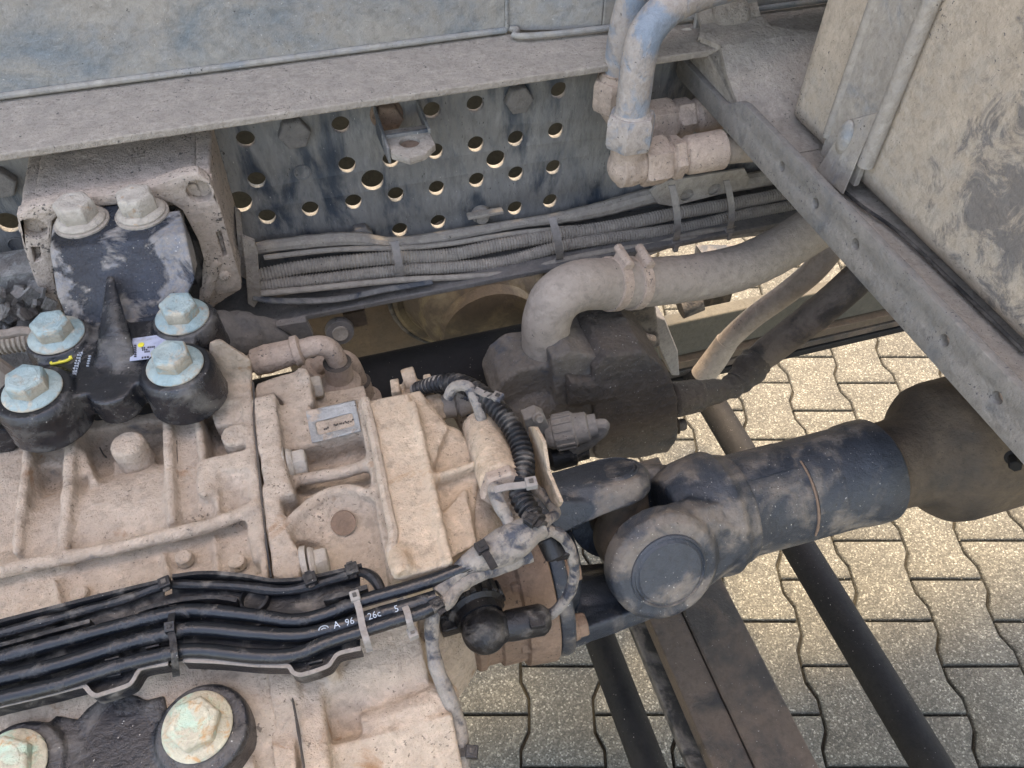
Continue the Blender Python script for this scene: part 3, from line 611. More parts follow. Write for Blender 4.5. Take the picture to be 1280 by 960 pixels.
build('inner_rib', M().yslab([(218, 268), (230, 272), (232, 300), (228, 330), (222, 300)], YM+.008, .03).yslab([(268, 325), (278, 330), (268, 365), (258, 392), (250, 386), (258, 355)], YM-.004, .03), m_mount, mt, remesh=.0018, lump=.002, lsize=.01)
build('lower_foot', M().yslab([(256, 330), (285, 335), (300, 350), (302, 362), (285, 372), (272, 380), (262, 392), (250, 388)], YM+.004, .03), m_mount, mt, remesh=.0018, smooth=3, lump=.002, lsize=.01)
q = P(281, 345, y=YM-.003); build('stud', M().lathe([(0, .006), (.004, .006), (.006, .0035), (.0055, .001)], V(q.x, YM, q.z), V(0, -1, 0), 16), m_mount, mt)
q0 = P(0, 395, y=.69)
# ================================================================== BLACK GEARBOX BRACKET (far side)
bk2 = thing('black_gearbox_bracket', P(150, 440, z=1.15), 'chipped black cast bracket with four teal flange bolts, far side of the gearbox', 'bracket')
ZBK = 1.163
bosses = [(42, 490, .030), (72, 421, .026), (229, 398, .027), (220, 459, .029)]
bb = M(); BC = []
for x, y, r in bosses:
    c = P(x, y, z=ZBK); BC.append(c); bb.lathe([(-.036, r*.9), (-.034, r*.95), (-.006, r*.95), (-.003, r*.85)], c, V(0, 0, 1), 40)
bb.slab([(40, 470), (75, 400), (128, 402), (200, 392), (235, 380), (240, 470), (205, 478), (170, 474), (150, 486), (112, 486), (85, 492), (60, 500)], ZBK-.006, .026)
# stem rising to the top pad
ft = [P(a, b, z=1.15) for a, b in ((88, 412), (222, 398), (222, 372), (84, 384))]
tp = [P(a, b, z=1.196) for a, b in ((62, 312), (232, 292), (225, 262), (66, 278))]
md = [P(a, b, z=1.172) for a, b in ((72, 372), (244, 350), (232, 300), (66, 318))]
bb.hull(ft+md+[q-V(0, 0, .03) for q in tp]); bb.hull(md+tp+[q-V(0, 0, .035) for q in tp])
c1, c2 = P(103, 278, z=1.196), P(178, 268, z=1.196)
bb.hull(ring(c1, (0, 0, 1), .023)+ring(c1-V(0, 0, .02), (0, 0, 1), .023)+ring(c2, (0, 0, 1), .022)+ring(c2-V(0, 0, .02), (0, 0, 1), .022))
body = build('casting', bb, m_blackw, bk2, remesh=.0017, smooth=7, lump=.0007, lsize=.012)
# fresher glossy lower plate and bosses
g2 = M()
for (x, y, r), c in zip(bosses, BC): g2.lathe([(-.0385, r*1.04), (-.036, r*1.10), (-.032, r*1.06), (-.005, r*1.03), (.0008, r*.92), (.0008, r*.5)], c, V(0, 0, 1), 40)
g2.slab([(30, 500), (62, 412), (95, 408), (200, 398), (240, 392), (248, 470), (208, 482), (172, 478), (152, 491), (112, 491), (88, 497), (62, 508)], ZBK-.0045, .0255)
g2.lathe([(-.030, .0185), (-.0045, .0175)], P(135, 479, z=ZBK), V(0, 0, 1), 24)
g2.hull([P(a, b, z=ZBK-.006) for a, b in ((134, 345), (142, 345))]+[P(a, b, z=ZBK-.004) for a, b in ((118, 458), (172, 452), (150, 462))]+[P(134, 345, z=1.187), P(142, 345, z=1.187), P(146, 405, z=1.176), P(138, 405, z=1.176)])
build('bolting_plate', g2, m_black, bk2, remesh=.0016, smooth=6, lump=.0005, lsize=.01)
for i, (c, tw) in enumerate(zip(BC, (.1, .5, .35, .2))):
    bolt(bk2, c+V(0, 0, .001), (.02, -.02, 1), .0225, m_bolt, tw, s=.0156, h=.0175, fl=.0034)
for c, tw in ((c1, .25), (c2, -.1)):
    build('washer', M().lathe([(-.001, .0235), (.0012, .0235), (.002, .021)], c+V(0, 0, .0005), V(0, 0, 1), 32), m_flange, bk2)
    bolt(bk2, c+V(0, 0, .0022), (0, 0, 1), .0215, m_boltd, tw, s=.0172, h=.021, fl=.0035, label='dust-caked upper flange bolt of the bracket')
zs = ZBK-.0012
lb = build('sticker', M().slab([(166, 423), (209, 417), (203, 446), (162, 451)], zs, .0006), m_lab, bk2)
lm = M()
for i in range(9):
    u = i/9
    for j in range(3):
        if rnd.random() < .75: a = 177+u*22+j*.5; b = 434+j*2.6-u*2.4; lm.slab([(a, b), (a+1.6, b-.2), (a+1.5, b+1.5), (a, b+1.7)], zs+.0005, .0004)
for i in range(6):
    a = 177+i*3.4; b = 447.6-i*.4
    if i != 3: lm.slab([(a, b-1.6), (a+2, b-1.8), (a+1.9, b+.2), (a, b+.3)], zs+.0005, .0004)
for i in range(7): lm.slab([(167.5-i*.0, 431+i*2.3), (170.5, 430.7+i*2.3), (170.3, 432.2+i*2.3), (167.3, 432.4+i*2.3)], zs+.0005, .0004)
build('sticker_print', lm, m_ink, lb)
build('sticker_dot', M().lathe([(-.0002, .0026), (.0007, .0026)], P(176.5, 431.5, z=zs), V(0, 0, 1), 10), m_yel, lb)
ym = M().tube([P(a, b, z=ZBK-.0035) for a, b in ((90, 447), (82, 451), (70, 454), (64, 454.5), (66, 451.5), (75, 450), (84, 446.5), (90, 446))], .0011, 6, wob=.4)
build('paint_mark', ym, m_yel, bk2)
cm = M()
for i in range(11):      # worn raised casting marks in two short columns
    for j in range(2):
        a, b = 100-i*.95+j*3.2+rnd.uniform(-.5, .5), 434+i*3.3+rnd.uniform(-.4, .4)
        cm.slab([(a-1.2, b-.7), (a+1.0, b-1.0), (a+1.2, b+.4), (a-.8, b+.8)], ZBK-.0035, .001)
        if rnd.random() < .6: cm.slab([(a+.8, b-1.5), (a+1.6, b-1.2), (a+1.3, b+1.6), (a+.5, b+1.3)], ZBK-.0033, .001)
for i in range(5):
    a, b = 112-i*.7, 445+i*3.0
    cm.slab([(a-1.6, b-.6), (a+1.6, b-1.0), (a+1.7, b+.2), (a-1.5, b+.6)], ZBK-.0035, .001)
build('cast_lettering', cm, m_wht, bk2)

# ================================================================== GEARBOX
gb = thing('gearbox', (-.1, .33, .9), 'large tan dust-caked gearbox with ribs and flanges, filling the lower left', 'gearbox')
H = M()
def sect(x, k=1.0, dz=0): return [V(x, .33+(y-.33)*k, z+dz) for y, z in ((.055, .80), (.075, .92), (.115, .995), (.165, 1.045), (.215, 1.085), (.27, 1.100), (.365, 1.102), (.392, 1.086), (.505, 1.078), (.53, 1.03), (.54, .95), (.535, .80), (.33, .72))]
H.prism(sect(-.75), sect(-.105))
Zr = 1.117
# lateral ribs on the near top (run across the box)
for pl in ([(28, 548), (38, 552), (24, 690), (12, 690)], [(80, 533), (96, 527), (83, 700), (69, 700)], [(201, 517), (214, 517), (219, 650), (206, 654)], [(240, 508), (248, 508), (258, 572), (248, 575)]):
    H.slab(pl, Zr, .04)
H.slab([(205, 514), (247, 508), (248, 518), (206, 523)], Zr-.004, .03)
H.slab([(92, 527), (205, 514), (205, 525), (96, 540)], Zr-.014, .03)
# barrel swelling between the ribs
yb0 = P(150, 640, z=1.11).y
H.lathe([(0, .07), (.002, .080), (.075, .080), (.077, .07)], V(P(98, 640, z=1.11).x, yb0, 1.031), V(1, 0, 0), 56)
H.lathe([(0, .06), (.002, .078), (.035, .078), (.037, .06)], V(P(30, 640, z=1.11).x, yb0, 1.031), V(1, 0, 0), 56)
H.hull([P(a, b, z=1.117) for a, b in ((84, 535), (96, 530), (88, 600), (78, 600))]+[P(a, b, z=1.082) for a, b in ((84, 545), (126, 536), (112, 604), (78, 604))])
H.slab([(36, 556), (84, 548), (82, 580), (32, 585)], 1.100, .03)
H.slab([(213, 519), (247, 512), (262, 600), (252, 650), (217, 652)], 1.108, .04)
H.slab([(140, 575), (190, 568), (192, 582), (142, 590)], 1.094, .03)
# long ridge
H.tube([P(-120, 742, z=1.112), P(0, 714, z=1.113), P(120, 690, z=1.114), P(250, 660, z=1.115), P(300, 643, z=1.116), P(322, 632, z=1.116)], .0055, 12)
H.slab([(200, 690), (206, 688), (214, 722), (207, 724)], 1.108, .02); H.slab([(64, 722), (70, 720), (78, 756), (70, 758)], 1.108, .02); H.slab([(264, 668), (270, 667), (274, 715), (268, 716)], 1.107, .02)
H.slab([(306, 640), (318, 637), (326, 700), (314, 703)], 1.115, .03)
# joint flange (left half)
H.slab([(258, 480), (313, 470), (320, 560), (337, 722), (326, 722), (308, 560), (300, 500), (262, 505)], 1.118, .05)
H.slab([(248, 575), (318, 558), (321, 582), (275, 590), (262, 604), (256, 622), (246, 615), (243, 590)], 1.120, .03)
H.slab([(254, 602), (318, 584), (324, 640), (262, 652)], 1.109, .03); H.slab([(264, 604), (271, 601), (276, 646), (269, 648)], 1.117, .02); H.slab([(300, 594), (306, 592), (309, 626), (303, 628)], 1.114, .02); H.slab([(270, 602), (304, 592), (305, 598), (271, 608)], 1.114, .02)
H.lathe([(-.03, .0125), (0, .0115), (-.0005, .004)], P(293, 542, z=1.120), V(0, 0, 1), 24)
H.slab([(262, 508), (308, 500), (311, 528), (268, 532)], 1.113, .02)
# raised ear behind, by the black bracket
H.hull([P(a, b, y=.492) for a, b in ((262, 428), (275, 423), (314, 450), (316, 482), (262, 492))]+[P(a, b, y=.51) for a, b in ((262, 428), (275, 423), (314, 450), (316, 482), (262, 492))])
H.slab([(250, 440), (270, 435), (272, 490), (250, 492)], 1.10, .05)
# far-side ribs beyond the black bracket
H.slab([(95, 540), (120, 600), (112, 606), (90, 545)], 1.108, .03)
# near side web ribs under the cable tray
for pl in ([(5, 905), (12, 905), (10, 975), (0, 975)], [(60, 890), (75, 888), (76, 960), (62, 960)], [(210, 845), (228, 842), (220, 900), (205, 900)], [(290, 825), (302, 823), (318, 960), (300, 962)]):
    H.slab(pl, 1.072, .05)
H.tube([P(-20, 985, z=1.03), P(100, 900, z=1.065), P(180, 872, z=1.075), P(300, 960, z=1.03)], .016, 14)
H.ball(P(160, 880, z=1.06), .03, (1.2, 1, .8))
H.prism([V(-.128, .16, 1.092), V(-.118, .16, 1.092), V(-.118, .04, 1.0), V(-.128, .04, 1.0)], [V(-.128, .16, 1.04), V(-.118, .16, 1.04), V(-.118, .04, .9), V(-.128, .04, .9)])
build('main_housing', H, m_cast, gb, remesh=.0024, smooth=4, lump=.0026, lsize=.016)
# sealing cracks: dark hairline joint between the two housings
build('joint_seam', M().tube([P(x, y, z=1.1205) for x, y in ((316, 478), (318, 500), (317, 520), (321, 560), (327, 620), (333, 680), (339, 722))], .0009, 6, wob=.5), m_pump, gb)
for cr in (((222, 527), (228, 521), (238, 518), (246, 517)), ((219, 528), (221, 560), (222, 600), (224, 640)), ((120, 538), (122, 552), (128, 566), (133, 572))):
    build('casting_crack', M().tube([P(x, y, z=1.1092 if x > 200 else 1.0815) for x, y in cr], .0006, 5, wob=.8), m_pump, gb)
for x, y, z_ in ((100, 742, 1.104), (230, 697, 1.107), (296, 702, 1.108)):
    build('small_boss', M().lathe([(-.004, .0065), (.002, .006), (.003, .0045), (.0028, .001)], P(x, y, z=z_), V(0, 0, 1), 16), m_cast, gb)
# rear half
K = M()
K.prism(sect(-.107, 1.01), sect(-.088, 1.01))
K.prism(sect(-.09, .96, -.005), sect(.0, .95, -.007))
K.slab([(319, 478), (368, 463), (384, 462), (392, 500), (376, 512), (360, 508), (344, 490), (318, 496)], 1.108, .04)
K.slab([(370, 458), (382, 460), (388, 470), (372, 474)], 1.114, .03)
K.slab([(314, 496), (343, 490), (352, 553), (320, 560)], 1.121, .04)
K.slab([(352, 508), (376, 512), (386, 556), (360, 562)], 1.108, .03)
K.slab([(322, 560), (350, 553), (360, 590), (368, 615), (345, 620), (330, 612)], 1.122, .05)
K.slab([(325, 610), (346, 606), (356, 660), (378, 693), (374, 722), (341, 722)], 1.1205, .05)
K.tube([P(348, 604, z=1.100), P(400, 596, z=1.106), P(440, 588, z=1.108), P(474, 575, z=1.112)], .0055, 10)
K.slab([(350, 612), (358, 610), (366, 640), (358, 645)], 1.1, .03)
# arched lug
arch = [(357, 672), (363, 655), (380, 635), (405, 618), (432, 612), (460, 617), (478, 626)]
K.tube([P(a, b, z=1.114) for a, b in arch], .0045, 10)
K.prism([P(a, b, z=1.114) for a, b in arch]+[P(480, 690, z=1.08), P(370, 700, z=1.08)], [P(a, b, z=1.114)-V(0, .006, .03) for a, b in arch]+[P(480, 690, z=1.06), P(370, 700, z=1.06)])
build('lug_hole', M().lathe([(-.006, .0095), (.0008, .0095), (.0004, .007), (.0002, .001)], P(429, 654, z=1.1035), V(0, -.62, .78), 24), m_rust, gb)
# recessed box with rim (label box)
K.slab([(376, 512), (446, 497), (453, 540), (386, 557)], 1.106, .04)
# vertical join flange to the cover
K.slab([(446, 500), (460, 496), (505, 724), (486, 728)], 1.118, .06)
# near side lower part of the rear housing
K.hull([V(-.088, .18, 1.075), V(.01, .18, 1.07), V(-.088, .06, .97), V(.005, .07, .97), V(-.088, .05, .82), V(-.0, .06, .82), V(.01, .33, .8), V(-.088, .33, .8)])
K.hull([P(395, 828, z=1.08), P(545, 800, z=1.075), P(560, 845, z=1.055), P(572, 900, z=1.02), P(470, 930, z=1.02), P(405, 900, z=1.03)]+[P(395, 828, z=1.0), P(545, 800, z=1.0), P(560, 900, z=.95), P(410, 900, z=.95)])
K.tube([P(455, 915, z=1.058), P(510, 895, z=1.059), P(545, 878, z=1.058), P(556, 872, z=1.048)], .013, 12)
K.tube([P(455, 945, z=1.046), P(510, 928, z=1.046), P(560, 908, z=1.036)], .013, 12)
K.tube([P(455, 990, z=1.034), P(510, 965, z=1.034), P(565, 935, z=1.022)], .013, 12)
K.slab([(360, 842), (396, 832), (408, 905), (414, 980), (380, 984), (372, 900)], 1.082, .08)
K.slab([(330, 835), (358, 830), (372, 975), (345, 980)], 1.072, .08)
K.slab([(402, 815), (418, 812), (420, 838), (404, 842)], 1.1, .05)
K.slab([(436, 925), (458, 920), (462, 985), (440, 985)], 1.055, .05)
build('rear_housing', K, m_cast, gb, remesh=.0022, smooth=4, lump=.0024, lsize=.015)
build('seal_ring', M().tube([P(a, b, z=1.085) for a, b in ((358, 840), (366, 875), (374, 920), (382, 975))], .001, 6, wob=.4), m_pump, gb)
# scraped box with recess
bx = M()
rim = [(382, 514), (444, 500), (452, 539), (390, 554)]
fl = [(394, 528), (440, 516), (444, 532), (398, 544)]
for i in range(4):
    a, b, c, d = rim[i], rim[(i+1) % 4], fl[(i+1) % 4], fl[i]
    bx.prism([P(*a, z=1.109), P(*b, z=1.109), P(*c, z=1.1075), P(*d, z=1.1075)], [P(*a, z=1.098), P(*b, z=1.098), P(*c, z=1.098), P(*d, z=1.098)])
build('scraped_pad', bx, m_alu, gb, remesh=.0009, smooth=3)
mk_ = M()
for i in range(16):
    a = 404+i*2.4+rnd.uniform(-.6, .6); b = 534.5-i*.62+rnd.uniform(-1.4, 1.4)
    if i in (3, 4): continue
    mk_.slab([(a, b), (a+1.9, b-.9), (a+2.3, b+.7), (a+.6, b+1.5)], 1.1068, .0006)
build('worn_stamp', mk_, m_pump, gb)
# plug
pc = P(166, 566, z=1.104)
build('drain_plug', M().lathe([(-.012, .0145), (0, .0140), (.004, .0138), (.012, .0132), (.0145, .011), (.015, .002)], pc, V(.0, -.0, 1), 28), m_cast, gb, remesh=.001, smooth=2, lump=.001, lsize=.008)
# bolts clamping the joint, pointing rearwards
def xbolt(px, py, z, r, m=None, p=None):
    c = P(px, py, z=z)
    build('washer', M().lathe([(-.001, r*1.25), (.0035, r*1.25)], c, V(1, 0, 0), 28), m_boltd, p or gb, bevel=.0005)
    bolt(p or gb, c+V(.0045, 0, 0), (1, 0, 0), r*1.1, m or m_boltd, .3, s=r*.92, h=r*1.15, fl=.003)
xbolt(354, 583, 1.106, .0125); xbolt(380, 707, 1.108, .0115); xbolt(378, 488, 1.085, .012); xbolt(456, 950, 1.03, .0135)
xbolt(579, 672, 1.085, .0105)
# ------------------------------------------------------------------ tan end cover
C = M()
C.prism([P(a, b, z=1.134) for a, b in ((457, 500), (510, 490), (522, 540), (545, 640), (560, 704), (503, 722), (490, 655))], [P(a, b, z=1.134)-V(0, 0, .055) for a, b in ((457, 500), (510, 490), (522, 540), (545, 640), (560, 704), (503, 722), (490, 655))])
C.slab([(505, 492), (526, 488), (552, 520), (568, 540), (590, 552), (598, 600), (592, 650), (585, 690), (555, 705), (540, 620), (520, 540)], 1.118, .06)
C.slab([(505, 492), (526, 487), (536, 505), (560, 532), (548, 560), (540, 590), (534, 590)], 1.128, .03)
C.slab([(538, 592), (600, 572), (602, 578), (540, 600)], 1.134, .03)
C.slab([(512, 500), (520, 498), (566, 700), (556, 704)], 1.138, .03)
C.tube([P(494, 690, z=1.13), P(500, 705, z=1.134), P(506, 718, z=1.134)], .008, 12)
C.ball(P(560, 552, z=1.11), .014, (1, 1, .8))
C.hull([P(a, b, z=1.125) for a, b in ((555, 640), (582, 610), (596, 680), (560, 700))]+[P(a, b, z=1.06) for a, b in ((555, 640), (590, 600), (600, 680), (560, 700))])
C.lathe([(0, .02), (.012, .02), (.013, .016)], P(560, 680, z=1.095), V(1, -.05, 0), 28)
build('end_cover', C, m_castb, gb, remesh=.0019, smooth=4, lump=.0016, lsize=.014)
build('cover_edge', M().tube([P(a, b, z=1.134) for a, b in ((456, 500), (466, 540), (478, 600), (486, 640), (492, 668), (490, 690), (498, 716))], .004, 8, wob=.25), m_cast, gb)
# body behind the cover, towards the output
D_ = M()
D_.lathe([(-.02, .112), (.01, .105), (.03, .09), (.045, .075), (.05, .06)], V(0, .33, .955), V(1, 0, 0), 48)
D_.hull([P(a, b, z=1.09) for a, b in ((590, 560), (640, 550), (655, 640), (620, 690), (585, 690))]+[P(a, b, z=1.0) for a, b in ((590, 560), (650, 550), (660, 660), (620, 700), (585, 700))])
D_.hull([P(a, b, z=1.075) for a, b in ((555, 500), (600, 495), (640, 540), (600, 580))]+[P(a, b, z=1.0) for a, b in ((555, 500), (600, 495), (650, 540), (600, 580))])
D_.ball(P(610, 672, z=1.085), .022)
D_.tube([P(590, 600, z=1.095), P(598, 640, z=1.098), P(600, 690, z=1.09)], .018, 14)
build('output_housing', D_, m_cast, gb, remesh=.0023, smooth=5, lump=.0022, lsize=.014)
bs = M(); b0_, b1_ = P(602, 534, z=1.112), P(628, 606, z=1.135)
bs.cyl(b0_, b1_, .0165, .0175, 28, .003)
bs.lathe([(0, .0175), (.004, .012)], b0_, b0_-b1_, 24)
build('sensor_boss', bs, m_castb, gb, remesh=.0015, smooth=3, lump=.001)
build('boss_nut', M().hexp(b1_-(b1_-b0_).normalized()*.002, b1_+(b1_-b0_).normalized()*.009, .0185, .4), m_fit, gb, bevel=.0006)
# thin tan shield standing beside the flange
sh = [P(a, b, x=.118) for a, b in ((660, 534), (668, 534), (678, 552), (684, 590), (700, 628), (697, 634), (668, 610), (664, 570))]
build('shield', M().prism(sh, [q+V(.003, 0, 0) for q in sh]), m_castb, gb, bevel=.0008)
# small pieces on the cover's far side
sf2 = M()
sf2.lathe([(0, .012), (.012, .012)], P(505, 478, z=1.10), V(1, 0, .1), 20).slab([(487, 474), (498, 472), (500, 488), (489, 490)], 1.115, .02).slab([(528, 468), (538, 466), (541, 480), (531, 482)], 1.115, .02).slab([(490, 482), (540, 470), (542, 486), (492, 498)], 1.10, .02)
build('cover_lugs', sf2, m_castb, gb, remesh=.0014, smooth=3)

# ================================================================== NEAR BLACK BRACKET
nbk = thing('black_gearbox_bracket', P(150, 930, z=1.09), 'black cast bracket with two pale green flange bolts at the bottom left', 'bracket')
zz = 1.098; NB = M(); cc = [(252, 912, .0300), (18, 962, .030)]
for x, y, r in cc:
    c = P(x, y, z=zz); NB.lathe([(-.035, r*1.03), (-.004, r), (0, r*.95)], c, V(.03, -.08, 1), 44)
NB.slab([(45, 930), (58, 905), (70, 893), (96, 898), (112, 880), (126, 868), (150, 864), (170, 868), (182, 874), (205, 868), (215, 985), (30, 1010)], zz-.004, .024)
build('casting', NB, m_black, nbk, remesh=.0014, smooth=6, lump=.0005, lsize=.01)
for (x, y, r), tw in zip(cc, (.15, .5)):
    c = P(x-4, y-3, z=zz); bolt(nbk, c+V(0, 0, .0008), (.03, -.10, 1), .0225, m_boltn, tw, s=.0168, h=.014, fl=.0035)

# ================================================================== CABLE TRAY AND PIPES
ZTR = 1.126
tr = thing('cable_tray', P(200, 800, z=ZTR), 'black plastic cable tray snaking across the top of the gearbox', 'cable tray')
top = [(-40, 786), (0, 775), (125, 742), (200, 725), (215, 720), (275, 715), (340, 725), (378, 722), (425, 712), (452, 705)]
bot = [(-40, 893), (0, 882), (105, 857), (113, 868), (124, 868), (160, 857), (175, 836), (210, 829), (229, 825), (275, 827), (320, 831), (360, 832), (367, 842), (378, 843), (411, 833), (421, 818), (451, 810)]
T_ = M()
def lineY(lst, x):
    for (a, b), (c, d) in zip(lst, lst[1:]):
        if a <= x <= c: return b+(d-b)*(x-a)/(c-a)
xs_ = [-40+i*(490/48) for i in range(49)]
for a, b in zip(xs_, xs_[1:]):
    if 383 < (a+b)/2 < 398: T_.slab([(a, lineY(top, a)+16), (b, lineY(top, b)+16), (b, lineY(bot, b)), (a, lineY(bot, a))], ZTR-.006, .0016); continue
    if 203 < (a+b)/2 < 216: T_.slab([(a, lineY(top, a)+22), (b, lineY(top, b)+22), (b, lineY(bot, b)), (a, lineY(bot, a))], ZTR-.006, .0016); continue
    T_.slab([(a, lineY(top, a)), (b, lineY(top, b)), (b, lineY(bot, b)), (a, lineY(bot, a))], ZTR-.006, .0016)
build('floor', T_, m_plas, tr)
def wallstrip(m, pts, z0, z1, w=.0009):
    c = [P(a, b, z=z1) for a, b in pts]; A, B = [], []
    for i, q in enumerate(c):
        d = (c[min(i+1, len(c)-1)]-c[max(i-1, 0)]).normalized(); s_ = V(-d.y, d.x, 0)*w; A.append(q-s_); B.append(q+s_)
    n = len(c); lo = lambda q: V(q.x, q.y, z0)
    vs = A+B+[lo(q) for q in A]+[lo(q) for q in B]; fs = []
    for i in range(n-1): fs += [(i, i+1, n+i+1, n+i), (2*n+i, 3*n+i, 3*n+i+1, 2*n+i+1), (i, 2*n+i, 2*n+i+1, i+1), (n+i, n+i+1, 3*n+i+1, 3*n+i)]
    fs += [(0, n, 3*n, 2*n), (n-1, 3*n-1, 4*n-1, 2*n-1)]
    return m.add(vs, fs)
def smoothpx(pts, n=6):
    r = rope([V(a, b, 0) for a, b in pts], n); return [(q.x, q.y) for q in r]
NWL = (smoothpx([(-40, 893), (0, 882), (60, 868), (98, 858), (106, 858), (112, 865), (119, 869), (128, 867), (158, 857), (166, 850), (172, 840), (180, 834), (210, 829)], 4), smoothpx([(229, 825), (275, 827), (320, 831), (352, 832), (361, 833), (366, 840), (373, 843), (382, 842), (408, 833), (415, 826), (420, 819), (428, 815), (451, 810)], 4))
for q_ in NWL:
    build('near_wall', wallstrip(M(), q_, ZTR-.013, ZTR+.0, .0009), m_plas, tr)
    build('near_lip', wallstrip(M(), q_, ZTR+.0002, ZTR+.0012, .0013), m_lip, tr)
build('far_wall', wallstrip(wallstrip(M(), smoothpx([(-40, 786), (0, 776), (125, 744), (200, 726)], 4), ZTR-.006, ZTR+.006, .0013), smoothpx([(215, 720), (245, 716), (275, 716), (310, 720), (340, 725), (378, 723), (425, 713), (452, 706)], 4), ZTR-.006, ZTR+.006, .0013), m_plas, tr)
for q_, w_, h_ in ((smoothpx([(-40, 816), (0, 806), (60, 790), (112, 776)], 3), .0014, .006), (smoothpx([(172, 763), (200, 755), (230, 749), (265, 746), (296, 750)], 4), .0014, .006), (smoothpx([(404, 748), (430, 742), (459, 733)], 3), .0018, .007)):
    build('inner_wall', wallstrip(M(), q_, ZTR-.006, ZTR+h_, w_), m_plas, tr)
build('round_boss', M().lathe([(0, .010), (.006, .010), (.007, .0085), (.002, .0078), (.001, .001)], P(320, 752, z=ZTR-.006), V(0, 0, 1), 24), m_plas, tr)
for a, b in ((112, 797), (188, 790), (140, 822), (190, 807), (142, 843), (330, 778), (385, 770), (372, 788), (430, 780), (380, 822), (394, 826)):
    build('pipe_clip', M().slab([(a-9, b+1.5), (a+9, b-3), (a+9, b), (a-9, b+4)], ZTR+.002, .004), m_plas, tr, bevel=.0004)
p1 = [(-40, 833), (0, 822), (75, 802), (150, 782), (212, 767), (250, 763), (320, 770), (365, 776), (400, 770), (450, 752), (520, 732), (560, 718), (600, 702)]
p2 = [(-40, 860), (0, 849), (75, 830), (150, 807), (212, 791), (250, 786), (320, 792), (375, 794), (425, 783), (475, 767), (510, 757), (545, 746)]
p3 = [(-40, 884), (0, 873), (75, 855), (150, 832), (212, 817), (250, 813), (320, 820), (370, 818), (411, 802), (451, 789), (502, 773), (533, 763), (550, 752)]
pp = []
for i, (p_, lab) in enumerate(((p1, 'black plastic pipe lying highest of the three in the cable tray'), (p2, 'black plastic pipe with white print, middle of the three in the cable tray'), (p3, 'black plastic pipe lying along the near edge of the cable tray'))):
    pp.append(tag(build('air_pipe', M().tube([P(a, b, z=ZTR+.003) for a, b in p_], .0049, 14, k=6), m_nyl), lab, 'pipe', 'pipes in the cable tray'))
cable('taped_cable', [P(a, b, z=ZTR+.001) for a, b in ((-40, 802), (0, 792), (60, 776), (110, 762), (160, 748), (206, 732), (250, 731), (300, 733), (350, 738), (385, 733), (430, 720), (450, 715), (465, 721), (474, 733), (480, 748))], .0036, m_plas,
      'black taped cable lying in the upper channel of the tray', 'cable', wob=.25)
def text(s, pos, dirx, nrm, size, mat, parent, name='print'):
    cu = bpy.data.curves.new('t', 'FONT'); cu.body = s; cu.size = size; cu.extrude = .00006; cu.resolution_u = 2
    t = bpy.data.objects.new('t', cu); COL.objects.link(t)
    me = bpy.data.meshes.new_from_object(t.evaluated_get(bpy.context.evaluated_depsgraph_get())); bpy.data.objects.remove(t); bpy.data.curves.remove(cu)
    me.name = name; me.materials.clear(); me.materials.append(mat)
    z = Vector(nrm).normalized(); x = (Vector(dirx)-z*Vector(dirx).dot(z)).normalized(); y = z.cross(x)
    me.transform(Matrix((x, y, z)).transposed().to_4x4())
    o = bpy.data.objects.new(name, me); return reg(o, pos, parent)
nrm = V(0, -.55, 1).normalized()
for s_, a, b, a2, b2 in (('A', 418.5, 782, 426, 779.6), ('96', 433, 778.6, 447, 774), ('26c', 461, 771.2, 478, 765.5), ('5', 494, 761.8, 500, 759.5)):
    u0, u1 = P(a, b+3.2, z=ZTR+.003), P(a2, b2+3.2, z=ZTR+.003)
    text(s_, u0+nrm*.0053, u1-u0, nrm, .0062, m_wht, pp[1])
lg = M(); c_ = P(405.5, 785.5, z=ZTR+.003)+nrm*.0051
dx = (P(415, 782.5, z=ZTR)-P(405, 785.5, z=ZTR)).normalized(); dy = nrm.cross(dx)
pr = [c_+dx*.0031*math.cos(t*math.pi/10)+dy*.002*math.sin(t*math.pi/10) for t in range(21)]
lg.tube(pr, .00035, 5, k=1, caps=False); lg.tube([c_-dx*.0016, c_+dy*.0006, c_+dx*.0016], .00035, 5, k=2)
build('oval_mark', lg, m_wht, pp[1])
def ztie(p, z, label, w=.0022, mat=None, head=0, grp='cable ties on the tray', sag=0.0012, hs=1):
    """tie that runs over the top of pipes, through photo points p at height z"""
    mat = mat or m_plas; pts = [P(a, b, z=zz_) for (a, b), zz_ in zip(p, z)]
    t = thing('cable_tie', pts[0], label, 'cable tie', grp); m = M()
    r = rope(pts, 4); d0 = (pts[-1]-pts[0]); side = V(d0.y, -d0.x, 0).normalized()*w
    for a, b in zip(r, r[1:]): m.prism([a-side, a+side, a+side-V(0, 0, .0012), a-side-V(0, 0, .0012)], [b-side, b+side, b+side-V(0, 0, .0012), b-side-V(0, 0, .0012)])
    build('strap', m, mat, t)
    c = pts[head]; d = d0.normalized(); s_ = side.normalized()
    hd = M().obox(c, s_, d, V(0, 0, 1), (w*1.5*hs, w*1.5*hs, .0028)); build('head', hd, mat, t, bevel=.0006)
    build('latch', M().obox(c+V(0, 0, .0028), s_, d, V(0, 0, 1), (w*.6*hs, w*.6*hs, .0008)), m_rub, t)
    return t
zt = ZTR+.0095
ztie([(216, 756), (213, 785), (216, 800), (218, 822), (220, 845)], [ZTR+.006, zt, zt, zt, ZTR-.008], 'black cable tie binding the three pipes at the bend of the tray', head=1, mat=m_plas)
ztie([(444, 746), (449, 762), (453, 783), (458, 800), (462, 814)], [zt, zt, zt, zt, ZTR-.004], 'dusty cable tie beside the white print on the pipe', head=0, mat=m_tie)
